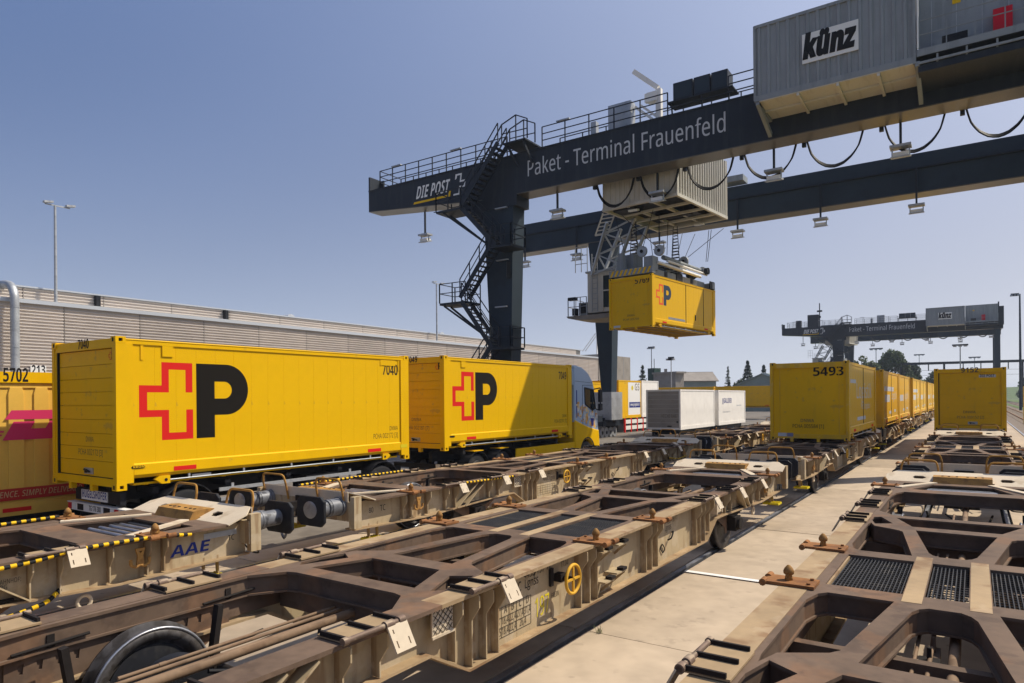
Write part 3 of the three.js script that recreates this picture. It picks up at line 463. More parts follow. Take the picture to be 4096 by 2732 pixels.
  banded(L1, [[-1.19, 1.13, -4.0], [-1.2, 1.13, -5.5], [-1.19, 1.14, -6.6]], 0.022);
  banded(L2, [[1.19, 1.12, 5.3], [1.19, 1.10, 4.5], [1.17, 1.08, 3.6]], 0.02); banded(L2, [[-1.19, 1.13, 7.2], [-1.2, 1.14, 6.0], [-1.19, 1.14, 4.4]], 0.022); banded(L2, [[1.17, 0.8, -5.0], [1.2, 0.72, -5.8], [1.18, 0.76, -6.6]], 0.02);
}

// ---------------------------------------------------------------- swap bodies
// base at the middle of the floor, near end at +z, long side facing +x
const CROSS = { outer: [[-0.42, 0.735], [0.19, 0.735], [0.19, 0.165], [0.05, 0.165], [0.05, 0.6], [-0.28, 0.6], [-0.28, 0.165], [-0.69, 0.165], [-0.69, -0.165], [-0.28, -0.165], [-0.28, -0.6], [0.06, -0.6], [0.06, -0.165], [0.2, -0.165], [0.2, -0.735], [-0.42, -0.735], [-0.42, -0.295], [-0.84, -0.295], [-0.84, 0.295], [-0.42, 0.295]] };
function postLogo(o, x, y, z, k, mP, mC = M.red) {   // z: where cross and letter meet, reading towards -z
  const c = sheet(CROSS.outer.map(([a, b]) => [(a - 0.2) * k, b * k]), 'x+'); part('cross_logo', c, mC, o, [x, y, z]);
  const s = new THREE.Shape(); s.moveTo(0.07 * k, -0.735 * k); s.lineTo(0.07 * k, 0.735 * k); s.lineTo(0.70 * k, 0.735 * k); s.absarc(0.71 * k, 0.225 * k, 0.51 * k, PI / 2, -PI / 2, true); s.lineTo(0.46 * k, -0.285 * k); s.lineTo(0.46 * k, -0.735 * k); s.closePath();
  const h = new THREE.Path(); h.moveTo(0.46 * k, 0.385 * k); h.lineTo(0.66 * k, 0.385 * k); h.absarc(0.67 * k, 0.215 * k, 0.17 * k, PI / 2, -PI / 2, true); h.lineTo(0.46 * k, 0.045 * k); h.closePath(); s.holes.push(h);
  part('letter_logo', new THREE.ShapeGeometry(s, 24).rotateY(PI / 2), mP, o, [x, y, z]);
}
const castG = geo([slab([[-0.09, 0], [0.09, 0], [0.09, 0.12], [-0.09, 0.12]], 0.17, [[[-0.035, 0.03], [0.035, 0.03], [0.035, 0.09], [-0.035, 0.09]]]).rotateY(PI / 2).translate(-0.085, 0, 0), box(0.1, 0.08, 0.1, -0.02, 0.06, 0)]);
const castDark = geo([box(0.012, 0.07, 0.08, 0.04, 0.06, 0), box(0.05, 0.07, 0.006, -0.01, 0.06, 0.091), box(0.05, 0.07, 0.006, -0.01, 0.06, -0.091)]);
function swapBody(label, cx, y0, zc, o = {}) {
  const L = o.L || 7.5, W = o.W || 2.55, H = o.H || 2.72, m = o.m || M.yellow, hx = W / 2, hz = L / 2;
  const t = thing(o.name || 'swap_body', label, 'container', [cx, y0, zc], o.turn || 0, o.group);
  const pitch = o.pitch || 0.402, in_ = 0.055;
  // long sides: upright boards between the rails
  const z0 = -hz + 0.30, z1 = hz - 0.30, n = Math.round((z1 - z0) / pitch), pw = (z1 - z0) / n;
  const brd = geo(slab([[-pw / 2 + 0.004, 0.47], [pw / 2 - 0.004, 0.47], [pw / 2 - 0.004, H - 0.13], [-pw / 2 + 0.004, H - 0.13]], 0.012, [], 0.004).rotateY(PI / 2));
  part('inner_wall', [box2(-hx + in_, hx - in_ - 0.0, 0.2, H - 0.1, -hz + 0.09, hz - 0.14)], o.mIn || m, t);
  for (let k = 0; k < n; k++) { const z = z0 + pw * (k + 0.5); mesh('side_board', brd, m, t, [hx - in_ + 0.006, 0, z]); if (o.both) { const q = mesh('side_board', brd, m, t, [-hx + in_ - 0.006, 0, z]); q.rotation.y = PI; } }
  for (const s of [-1, 1]) {
    part('top_rail', [box2(Math.min(s * (hx - 0.11), s * (hx - 0.012)), Math.max(s * (hx - 0.11), s * (hx - 0.012)), H - 0.128, H - 0.04, -hz + 0.12, hz - 0.12), rod([s * (hx - 0.02), H - 0.05, -hz + 0.12], [s * (hx - 0.02), H - 0.05, hz - 0.12], 0.035, 8)], m, t);
    part('bottom_rail', [slab([[hx - 0.1, 0.2], [hx - 0.05, 0.2], [hx - 0.006, 0.26], [hx - 0.006, 0.445], [hx - 0.03, 0.468], [hx - 0.1, 0.468]], L - 0.62).translate(0, 0, -hz + 0.31)].map(g => s > 0 ? g : g.rotateY(PI)), m, t);
    part('lower_beam', [box2(Math.min(s * (hx - 0.26), s * (hx - 0.12)), Math.max(s * (hx - 0.26), s * (hx - 0.12)), 0.06, 0.2, -hz + 0.35, hz - 0.35)], m, t);
    for (const q of [-1, 1]) {
      part('corner_post', box2(Math.min(s * (hx - 0.1), s * (hx - 0.002)), Math.max(s * (hx - 0.1), s * (hx - 0.002)), 0.121, H - 0.121, Math.min(q * (hz - 0.302), q * (hz - 0.004)), Math.max(q * (hz - 0.302), q * (hz - 0.004))), m, t);
      for (const [yy, nm] of [[0, 0], [H - 0.12, 1]]) { const c = mesh('corner_casting', castG, m, t, [s * (hx - 0.085), yy, q * (hz - 0.09)]); if (s < 0) c.rotation.y = PI; mesh('casting_hole', castDark, M.dark, c); }
      // lifting pockets under the sill
      const pk = part('lifting_pocket', [slabZY([[q * (hz - 0.78), 0.2], [q * (hz - 0.98), 0.2], [q * (hz - 0.98), 0.05], [q * (hz - 0.82), 0.05], [q * (hz - 0.7), 0.14]], s * (hx - 0.06) - 0.05, s * (hx - 0.06) + 0.05)], m, t);
      part('pocket_hole', [cylX(0.03, 0.012, s * (hx - 0.01), 0.12, q * (hz - 0.9), 14)], M.dark, pk);
      part('reflector', box2(s * (hx - 0.004) - 0.003, s * (hx - 0.004) + 0.003, 0.275, 0.355, Math.min(q * (hz - 1.05), q * (hz - 1.5)), Math.max(q * (hz - 1.05), q * (hz - 1.5))), M.red, t);
    }
    part('strap_bar', [rod([s * (hx - 0.05), 0.11, -hz + 1.0], [s * (hx - 0.05), 0.11, hz - 1.0], 0.03, 6), ...[-2, -1, 0, 1, 2].map(k => box(0.03, 0.09, 0.04, s * (hx - 0.06), 0.15, k * 1.2))], o.far ? m : M.galv, t);
  }
  part('roof', box2(-hx + 0.1, hx - 0.1, H - 0.075, H - 0.045, -hz + 0.1, hz - 0.1), o.mRoof || m, t);
  part('floor', box2(-hx + 0.12, hx - 0.12, 0.1, 0.19, -hz + 0.1, hz - 0.1), M.brown, t);
  part('cross_bearer', Array.from({ length: 9 }, (_, k) => box(W - 0.3, 0.1, 0.07, 0, 0.05 + 0.045, -hz + 0.6 + k * (L - 1.2) / 8)), m, t);
  part('front_wall', box2(-hx + 0.1, hx - 0.1, 0.13, H - 0.13, -hz + 0.03, -hz + 0.085), m, t);
  // near end
  part('header_beam', [box2(-hx + 0.1, hx - 0.1, H - 0.2, H - 0.03, hz - 0.14, hz - 0.02)], m, t);
  part('end_sill', [box2(-hx + 0.1, hx - 0.1, 0.06, 0.2, hz - 0.12, hz - 0.01), box(0.1, 0.12, 0.1, -0.55, 0.0, hz - 0.06), box(0.1, 0.12, 0.1, 0.3, 0.0, hz - 0.06)], m, t);
  if (o.end === 'roller') {
    const rows = [0.21, 0.50, 0.76, 1.01, 1.27, 1.53, 1.78, 2.03, 2.28, H - 0.21];
    for (let k = 0; k + 1 < rows.length; k++) part('door_slat', [box2(-hx + 0.2, hx - 0.19, rows[k] + 0.004, rows[k + 1] - 0.004, hz - 0.10, hz - 0.065)], o.mEnd || m, t);
    part('door_guide', [box2(-hx + 0.165, -hx + 0.19, 0.2, H - 0.2, hz - 0.12, hz - 0.03)], M.dark, t); part('door_guide', [box2(hx - 0.185, hx - 0.17, 0.2, H - 0.2, hz - 0.12, hz - 0.03)], m, t);
    part('guide_channel', [box2(-hx + 0.1, -hx + 0.163, 0.2, H - 0.2, hz - 0.12, hz - 0.02), box2(hx - 0.168, hx - 0.1, 0.2, H - 0.2, hz - 0.12, hz - 0.02)], m, t);
    part('door_seal', box2(-hx + 0.19, hx - 0.19, 0.2, 0.213, hz - 0.1, hz - 0.055), M.dark, t);
    const lk = part('door_lock', [box2(-0.06, 0.28, 0.245, 0.36, hz - 0.065, hz - 0.05)], M.galv, t); part('lock_handle', [bar([-0.02, 0.33, hz - 0.03], [0.18, 0.29, hz - 0.03], 0.03), box(0.05, 0.07, 0.03, 0.03, 0.3, hz - 0.035)], M.black, lk);
  } else {
    part('end_wall', [box2(-hx + 0.1, hx - 0.1, 0.2, H - 0.2, hz - 0.11, hz - 0.07)], o.mEnd || m, t);
    for (const x of [-hx + 0.32, hx - 0.32]) part('end_stile', box(0.02, H - 0.42, 0.012, x, H / 2, hz - 0.064), m, t);
  }
  t.userData.size = undefined; delete t.userData.size;
  return { t, hx, hz, H };
}
const onEnd = (b, s, h, x, y, opt = {}) => lettering(s, h, opt.m || M.ink, b.t, [x, y, b.hz + (opt.dz ?? -0.0645)], 'z+', { font: F.reg, align: 'center', ...opt });
const onSide = (b, s, h, z, y, opt = {}) => lettering(s, h, opt.m || M.ink, b.t, [b.hx - 0.0325 + (opt.dx ?? 0), y, z], 'x+', { font: F.reg, ...opt });
const sideX = b => b.hx - 0.0325;

// truck-borne bodies
{
  const b = swapBody('large yellow container numbered 7040 with cross and P logo, on the trailer at left', -13.885, 1.10, -9.79, { L: 7.56, H: 2.77, end: 'roller', mEnd: M.yellowB, group: 'yellow containers on the truck and trailer' });
  postLogo(b.t, sideX(b), 1.6, 2.32, 1.0, M.logoBlack);
  onSide(b, '7040', 0.2, -2.83, 2.24, { width: 0.56, font: F.bold }); onSide(b, 'DNWA', 0.08, -3.08, 0.79, { width: 0.3 }); onSide(b, 'PCHA 002172 [3]', 0.09, -2.5, 0.60, { width: 0.88 });
  onEnd(b, '7040', 0.13, 0.02, 2.6, { dz: -0.017, stretch: 0.8, font: F.bold }); onEnd(b, 'DNWA', 0.07, 0.14, 0.85, { m: M.inkFaded, stretch: 0.8 }); onEnd(b, 'PCHA 002172 [3]', 0.08, 0.16, 0.60, { m: M.inkFaded, width: 0.95 });
  lettering('P', 0.15, M.logoBlack, b.t, [1.0, 2.36, b.hz - 0.0635], 'z+', {}); part('small_cross', sheet(CROSS.outer.map(([a, c]) => [a * 0.1, c * 0.1]), 'z'), M.red, b.t, [0.97, 2.43, b.hz - 0.0635]);
  part('maker_badge', [slab([[-0.1, -0.025], [0.1, -0.025], [0.125, 0], [0.1, 0.025], [-0.1, 0.025], [-0.125, 0]], 0.004, [], 0.002).rotateY(PI / 2).translate(sideX(b) + 0.03, 0.4, 3.4)], M.logoBlack, b.t);
  lettering('KRONE', 0.03, M.postYellow, b.t, [sideX(b) + 0.0375, 0.385, 3.49], 'x+', { stretch: 1.3 });
  part('vent_hatch', [box2(sideX(b), sideX(b) + 0.02, 2.44, 2.64, 2.72, 2.93)], M.yellow, b.t); part('vent_hatch', [box2(sideX(b), sideX(b) + 0.012, 2.48, 2.62, -3.3, -2.75)], M.yellow, b.t);
  part('corner_bracket', [box2(sideX(b), sideX(b) + 0.012, 2.36, 2.68, 3.28, 3.33), box2(sideX(b), sideX(b) + 0.012, 2.625, 2.665, 3.0, 3.28)], M.yellowB, b.t); part('corner_bracket', [box2(sideX(b), sideX(b) + 0.012, 2.36, 2.66, -3.44, -3.4), box2(sideX(b), sideX(b) + 0.012, 2.63, 2.66, -3.4, -3.1)], M.yellowB, b.t);
  part('label_sticker', box2(b.hx - 0.003, b.hx + 0.001, 0.31, 0.4, -3.7, -3.45), M.lime, b.t);
  part('pallet_label', box2(b.hx - 0.13, b.hx - 0.117, 0.1, 0.16, 1.9, 2.3), M.white, b.t);
  const c = swapBody('yellow container 7049 with cross and P logo, half in shadow, behind the blue cab', -13.885, 1.20, -18.8, { L: 7.5, H: 2.76, end: 'roller', mEnd: M.yellowB, group: 'yellow containers on the truck and trailer' });
  postLogo(c.t, sideX(c), 1.58, 2.30, 1.0, M.logoBlack);
  onSide(c, '7049', 0.2, -2.83, 2.2, { width: 0.56, font: F.bold }); onSide(c, 'DNWA', 0.08, -3.08, 0.79, { width: 0.3 }); onSide(c, 'PCHA 002181 [7]', 0.09, -2.5, 0.60, { width: 0.88 });
  onEnd(c, '7049', 0.13, 0.02, 2.6, { dz: -0.017, stretch: 0.8, font: F.bold }); onEnd(c, 'DNWA', 0.07, 0.14, 0.85, { m: M.inkFaded }); onEnd(c, 'PCHA 002181 [7]', 0.08, 0.16, 0.60, { m: M.inkFaded, width: 0.95 });
  lettering('P', 0.15, M.logoBlack, c.t, [1.0, 2.36, c.hz - 0.0635], 'z+', {}); part('small_cross', sheet(CROSS.outer.map(([a, d]) => [a * 0.1, d * 0.1]), 'z'), M.red, c.t, [0.97, 2.43, c.hz - 0.0635]);
  part('maker_badge', [slab([[-0.1, -0.025], [0.1, -0.025], [0.125, 0], [0.1, 0.025], [-0.1, 0.025], [-0.125, 0]], 0.004).rotateY(PI / 2).translate(sideX(c) + 0.03, 0.4, 3.4)], M.logoBlack, c.t);
  part('vent_hatch', [box2(sideX(c), sideX(c) + 0.02, 2.44, 2.62, 2.72, 2.93)], M.yellow, c.t);
}
// the body hanging from the crane
{
  const yaw = -0.11, L = 7.485, zc = -32.254 - Math.cos(yaw) * L / 2, xc = -14.575 - Math.sin(yaw) * L / 2;
  const b = swapBody('yellow container 5769 hanging in the air from the crane', xc, 6.253, zc, { L, H: 2.68, turn: yaw, m: M.yellow, mEnd: M.yellowB, pitch: 0.62, both: true, name: 'hanging_swap_body' });
  postLogo(b.t, sideX(b) + 0.002, 1.72, 2.55, 0.72, M.logoBlue, flat(0.78, 0.10, 0.03, 0.5));
  onEnd(b, '5769', 0.2, 0.66, 2.26, { font: F.bold }); onEnd(b, 'DNWA', 0.08, 0.0, 0.62, { m: M.inkFaded }); onEnd(b, 'PCHA 005769', 0.08, 0.0, 0.42, { m: M.inkFaded });
  part('grey_stripe', box2(sideX(b), sideX(b) + 0.003, 0.52, 0.64, 0.1, 2.0), M.craneGrey, b.t);
  part('door_seam', [box2(sideX(b), sideX(b) + 0.014, 0.3, 2.55, -0.02, 0.01), box2(sideX(b), sideX(b) + 0.014, 0.3, 2.55, -2.2, -2.17)], M.dark, b.t);
  part('door_handle', [box2(sideX(b), sideX(b) + 0.04, 0.7, 1.0, -1.15, -1.11)], M.black, b.t);
  part('end_sticker', box2(-1.0, -0.6, 0.09, 0.2, b.hz - 0.008, b.hz - 0.004), M.textGrey, b.t);
}
// bodies on the middle and right tracks
{
  const G = 'yellow containers standing on the railway wagons';
  const b = swapBody('yellow container numbered 5493, nearest on the middle track', -4.70, 1.18, -28.62, { L: 7.4, H: 2.69, W: 2.53, m: M.yellowOld, mEnd: M.yellowB, pitch: 0.6, group: G });
  onEnd(b, '5493', 0.22, 0.62, 2.2, { font: F.bold, stretch: 1.05 }); onEnd(b, 'DNWA', 0.08, -0.05, 0.62, { m: M.inkFaded }); onEnd(b, 'PCHA 005584 [1]', 0.09, -0.03, 0.42, { m: M.ink, width: 1.0 });
  part('end_sticker', box2(-1.0, -0.72, 0.12, 0.24, b.hz - 0.008, b.hz - 0.003), M.textGrey, b.t); part('end_sticker', box2(-0.7, -0.5, 0.12, 0.24, b.hz - 0.008, b.hz - 0.003), flat(0.2, 0.2, 0.3, 0.6), b.t);
  const marks = (q, set) => set.forEach(([z, y, l, h]) => part('white_print', box2(sideX(q), sideX(q) + 0.003, y, y + h, z - l, z), M.textGrey, q.t));
  const seam = q => part('door_seam', [box2(sideX(q), sideX(q) + 0.014, 0.3, 2.55, -0.02, 0.015)], M.dark, q.t);
  seam(b); marks(b, [[3.2, 1.95, 1.3, 0.13], [1.6, 0.62, 2.2, 0.13]]); onSide(b, 'Logistik', 0.4, 1.7, 1.42, { m: M.textGrey, width: 4.2 }); onSide(b, 'Post Logistics', 0.16, 0.6, 1.02, { m: M.textGrey, width: 2.6 });
  const names = [['second yellow container on the middle track, with a white bar on its side', -38.6, 1], ['third yellow container on the middle track, ending at the wagon gap', -46.3, 0], ['fourth yellow container on the middle track, with a short white bar', -56.4, 1], ['fifth yellow container on the middle track, beyond the white bar', -64.2, 0], ['sixth yellow container on the middle track, far down the row', -74.2, 0], ['last yellow container of the row on the middle track', -82.0, 0]];
  for (const [lab, z, bar_] of names) {
    const q = swapBody(lab, -4.66, 1.18, z, { L: 7.45, H: 2.69, W: 2.53, m: M.yellowOld, pitch: 0.62, group: G, far: true }); seam(q);
    if (bar_) marks(q, [[3.7, 1.72, 4.9, 0.22]]); onSide(q, 'Logistik', 0.28, -0.2, 1.32, { m: M.textGrey, width: 2.6 }); marks(q, [[2.9, 1.2, 2.2, 0.35], [1.0, 0.62, 0.9, 0.14], [-1.4, 0.66, 0.9, 0.14]]);
  }
  const r = swapBody('yellow container numbered 9152 with a ribbed roller door, on the right track', -0.18, 1.18, -38.7, { L: 7.5, H: 2.66, W: 2.57, m: M.yellowB, mEnd: M.yellowB, end: 'roller', pitch: 0.6, group: G });
  onEnd(r, '9152', 0.15, 0.02, 2.47, { dz: -0.017, font: F.bold, m: M.inkFaded }); onEnd(r, 'DNWA', 0.08, 0, 0.72, { m: M.inkFaded }); onEnd(r, 'PCHA 009152 [2]', 0.08, 0.03, 0.5, { m: M.inkFaded, width: 0.95 });
  part('name_strip', box2(0.34, 0.93, 2.24, 2.35, r.hz - 0.064, r.hz - 0.061), M.textGrey, r.t); lettering('DIE POST', 0.085, M.ink, r.t, [0.38, 2.255, r.hz - 0.059], 'z+', { width: 0.5 });
  for (const [lab, z] of [['yellow container behind 9152 on the right track', -46.6]]) swapBody(lab, -0.18, 1.18, z, { L: 7.5, H: 2.66, W: 2.57, m: M.yellowOld, pitch: 0.62, group: G, far: true });
}

// ---------------------------------------------------------------- truck and trailer
const lorryWheel = (t, x, z, r = 0.5, s = 1) => {
  const w = part('wheel', [new THREE.LatheGeometry([[0.3, -0.14], [0.42, -0.15], [r - 0.02, -0.13], [r, -0.1], [r, 0.1], [r - 0.02, 0.13], [0.42, 0.15], [0.3, 0.14]].map(p => V2(p[0] * r / 0.5, p[1])), 36).rotateZ(PI / 2)], M.tyre, t, [x, r, z]);
  part('rim', [new THREE.LatheGeometry([[0.02, 0.06], [0.12, 0.07], [0.16, 0.02], [0.27, 0.0], [0.3, 0.12], [0.29, 0.14]].map(p => V2(p[0] * r / 0.5, p[1] * s)), 28).rotateZ(-PI / 2), ...Array.from({ length: 8 }, (_, k) => cylX(0.018, 0.03, 0.04 * s, Math.sin(k * PI / 4) * 0.2, Math.cos(k * PI / 4) * 0.2, 8))], M.galv, w);
  return w;
};
const mudguard = (t, x, z, r, m, name = 'mudguard') => { const l = []; for (let k = 0; k < 10; k++) { const a = 0.25 + k / 10 * (PI - 0.5), b = 0.25 + (k + 1) / 10 * (PI - 0.5); l.push(bar([x, 0.5 + Math.sin(a) * r, z + Math.cos(a) * r], [x, 0.5 + Math.sin(b) * r, z + Math.cos(b) * r], 0.42, 0.018)); } part(name, l, m, t); };
{
  const X = -13.885;
  const t = thing('drawbar_trailer', 'black two-axle trailer under the yellow 7040 container, with HUGELSHOFER rear board', 'trailer', [X, 0, -9.8]);
  part('frame', [box2(-0.5, -0.38, 0.82, 1.1, -3.7, 3.55), box2(0.38, 0.5, 0.82, 1.1, -3.7, 3.55), ...[-3, -1.5, 0, 1.5, 3].map(z => box(2.2, 0.12, 0.12, 0, 1.02, z))], M.black, t);
  part('drawbar', [bar([-0.3, 0.85, -3.6], [0, 0.7, -4.7], 0.12), bar([0.3, 0.85, -3.6], [0, 0.7, -4.7], 0.12)], M.black, t);
  for (const z of [2.45, -2.8]) { for (const s of [-1, 1]) { lorryWheel(t, s * 1.08, z, 0.5, s); mudguard(t, s * 1.06, z, 0.6, M.black); } part('axle', cylX(0.07, 2.0, 0, 0.5, z, 14), M.black, t); }
  part('side_guard', [box2(1.16, 1.19, 0.86, 0.93, -2.1, 1.75), box2(1.16, 1.19, 0.66, 0.73, -2.1, 1.75), box2(1.14, 1.16, 0.64, 1.0, -1.8, -1.74), box2(1.14, 1.16, 0.64, 1.0, 1.4, 1.46)], M.galv, t);
  part('tool_box', [box2(0.6, 1.1, 0.5, 0.95, -1.4, -0.5), box2(-1.1, -0.6, 0.5, 0.95, -0.9, 0.6)], M.black, t);
  part('support_leg', [box2(1.02, 1.12, 0.35, 1.05, 0.6, 0.72)], M.black, t);
  part('rear_beam', [box2(-0.74, 1.0, 0.8, 1.03, 3.5, 3.6)], M.black, t);
  const sb = part('name_board', box2(-0.47, 0.55, 0.82, 1.01, 3.6, 3.615), M.white, t); lettering('HUGELSHOFER', 0.105, M.navy, sb, [-0.43, 0.86, 3.6165], 'z+', { width: 0.96 });
  const lb = part('light_bar', [box2(-1.02, 1.25, 0.585, 0.73, 3.53, 3.62), box2(-1.02, 1.25, 0.73, 0.745, 3.5, 3.64)], M.white, t);
  for (const s of [-1, 1]) part('tail_light', [box2(s * 0.92 - 0.06, s * 0.92 + 0.06, 0.6, 0.72, 3.62, 3.64)], M.lightRed, t);
  part('tail_lens', [box2(-0.83, -0.7, 0.6, 0.72, 3.62, 3.635), box2(0.72, 0.83, 0.6, 0.72, 3.62, 3.635)], M.lampGlass, t);
  part('wing_marking', [box2(-0.62, -0.38, 0.6, 0.72, 3.62, 3.626), box2(0.42, 0.66, 0.6, 0.72, 3.62, 3.626)], M.black, t);
  const np = part('number_plate', box2(-0.16, 0.36, 0.6, 0.715, 3.62, 3.63), M.white, t); lettering('TG 176 388', 0.07, M.ink, np, [-0.13, 0.622, 3.6315], 'z+', { width: 0.46 });
  part('rear_post', [box2(-0.66, -0.6, 0.4, 0.6, 3.5, 3.56), box2(0.8, 0.86, 0.4, 0.6, 3.5, 3.56)], M.black, t);
}
{
  const X = -13.885;
  const t = thing('truck', 'yellow and pale blue cab truck carrying the 7049 container past the crane leg', 'truck', [X, 0, -20]);
  part('chassis', [box2(-0.48, -0.36, 0.82, 1.12, -4.6, 4.6), box2(0.36, 0.48, 0.82, 1.12, -4.6, 4.6), ...[3.9, 2, 0.2, -1.6].map(z => box(2.3, 0.14, 0.12, 0, 1.1, z))], M.black, t);
  for (const z of [3.32, 1.93]) { for (const s of [-1, 1]) { lorryWheel(t, s * 1.06, z, 0.5, s); mudguard(t, s * 1.06, z, 0.58, M.black); part('mudguard_top', box(0.4, 0.02, 0.5, s * 1.07, 1.1, z), M.yellowB, t); } part('axle', cylX(0.07, 2.0, 0, 0.5, z, 14), M.black, t); }
  part('side_skirt', [slabZY([[1.25, 0.4], [1.18, 1.02], [-3.24, 1.02], [-3.24, 0.36]], 1.19, 1.23)], M.yellow, t); part('skirt_far', [slabZY([[1.25, 0.4], [1.18, 1.02], [-3.24, 1.02], [-3.24, 0.36]], -1.23, -1.19)], M.yellow, t);
  part('tank', [box2(0.55, 1.15, 0.4, 0.98, -2.9, 0.6), box2(-1.15, -0.55, 0.4, 0.98, -2.9, 0.6)], M.black, t);
  part('rear_light_bar', [box2(-1.1, 1.1, 0.62, 0.76, 4.5, 4.58)], M.black, t); part('rear_plate', box2(0.62, 1.0, 0.62, 0.76, 4.581, 4.59), M.white, t);
  // cab: profile in (z, y) local to the truck, z = world + 20
  const arch = []; for (let k = 0; k <= 12; k++) { const a = k / 12 * PI; arch.push([-3.83 + Math.cos(a) * 0.6, 0.52 + Math.sin(a) * 0.62]); }
  const cab = (pts, x0, x1, hl) => { const g = slab(pts.map(([z, y]) => [-z, y]), x1 - x0 - 0.12, (hl || []).map(h => h.map(([z, y]) => [-z, y])), 0.06); return g.rotateY(PI / 2).translate(x0 + 0.06, 0, 0); };
  part('cab_lower', cab([[-2.86, 1.82], [-3.4, 1.66], [-4.0, 1.5], [-4.78, 1.36], [-4.84, 0.9], [-4.82, 0.46], [-4.45, 0.46], ...arch.slice().reverse().map(p => p), [-3.2, 0.62], [-2.86, 0.62]].map(p => p), -1.25, 1.25), M.yellow, t);
  part('cab_upper', cab([[-2.86, 1.826], [-3.4, 1.666], [-4.0, 1.506], [-4.77, 1.37], [-4.70, 2.1], [-4.42, 3.05], [-4.28, 3.35], [-3.9, 3.66], [-3.45, 3.84], [-3.0, 3.9], [-2.86, 3.88]], -1.235, 1.235), M.cabBlue, t);
  const gl = part('side_window', [slabZY([[-3.62, 3.1], [-4.36, 3.02], [-4.56, 2.26], [-4.3, 2.2], [-3.66, 2.46]], 1.234, 1.244)], M.glass, t);
  part('window_frame', [[[-3.62, 3.1], [-4.36, 3.02]], [[-4.36, 3.02], [-4.56, 2.26]], [[-4.3, 2.2], [-3.66, 2.46]], [[-3.66, 2.46], [-3.62, 3.1]]].map(([a, b]) => bar([1.242, a[1], a[0]], [1.242, b[1], b[0]], 0.03, 0.05)), M.black, gl);
  part('windscreen', box(2.1, 1.15, 0.02, 0, 2.72, -4.63, 0.28), M.glass, t);
  part('door_seam', [bar([1.237, 3.2, -3.45], [1.237, 1.5, -3.47], 0.012), bar([1.237, 3.2, -3.45], [1.237, 3.2, -4.3], 0.012), bar([1.237, 3.35, -2.9], [1.237, 3.3, -4.3], 0.01)], M.black, t);
  const mr = part('mirror', [box(0.1, 0.5, 0.2, 1.42, 2.78, -4.62), box(0.1, 0.26, 0.2, 1.42, 2.33, -4.62)], M.black, t); part('mirror_arm', [bar([1.2, 3.05, -4.5], [1.42, 3.1, -4.62], 0.05), bar([1.2, 2.25, -4.62], [1.42, 2.2, -4.62], 0.05), bar([1.42, 3.1, -4.62], [1.42, 2.2, -4.62], 0.04)], M.black, mr);
  // printed motif on the door: warm blocks of a village scene, a blue ribbon of lettering
  const r = rng(91), cols = [flat(0.72, 0.42, 0.10, 0.5), flat(0.70, 0.52, 0.26, 0.5), flat(0.50, 0.25, 0.08, 0.5), flat(0.62, 0.60, 0.58, 0.5)], sets = [[], [], [], []];
  for (let k = 0; k < 90; k++) { const z = -2.95 - r() * 1.72, top = 2.55 - (Math.abs(z + 2.95)) * 0.32, base = 1.86 - Math.abs(z + 2.9) * 0.24, y = base + r() * Math.max(0.05, top - base); const w = 0.04 + r() * 0.12, h = 0.04 + r() * 0.16; if (y + h > top + 0.1) continue; sets[Math.floor(r() * 4)].push(box(0.0012, h, w, 1.2375 + k * 0.00003, y + h / 2, z)); }
  sets.forEach((s, k) => { if (s.length) part('door_print', s, cols[k], t).userData.kind = 'stuff'; });
  part('blue_ribbon', [box2(1.2375, 1.2395, 1.95, 3.0, -3.02, -2.95)], M.navy, t); part('badge', [slabZY([[-4.1, 1.9], [-4.4, 1.88], [-4.36, 1.62], [-4.22, 1.56]], 1.2405, 1.242)], M.navy, t);
  part('fender_edge', arch.slice(1).map((p, i) => bar([1.245, arch[i][1], arch[i][0]], [1.245, p[1], p[0]], 0.03, 0.04)), M.black, t);
  for (const s of [-1, 1]) lorryWheel(t, s * 1.05, -3.83, 0.5, s);
  part('front_axle', cylX(0.07, 2.0, 0, 0.5, -3.83, 14), M.black, t);
  part('bumper', box2(-1.2, 1.2, 0.36, 0.6, -4.86, -4.6), M.yellowB, t);
  part('roof_deflector', [slabZY([[-2.83, 3.2], [-2.83, 3.86], [-2.72, 3.7], [-2.72, 3.2]], 1.1, 1.2)], M.cabBlue, t);
}

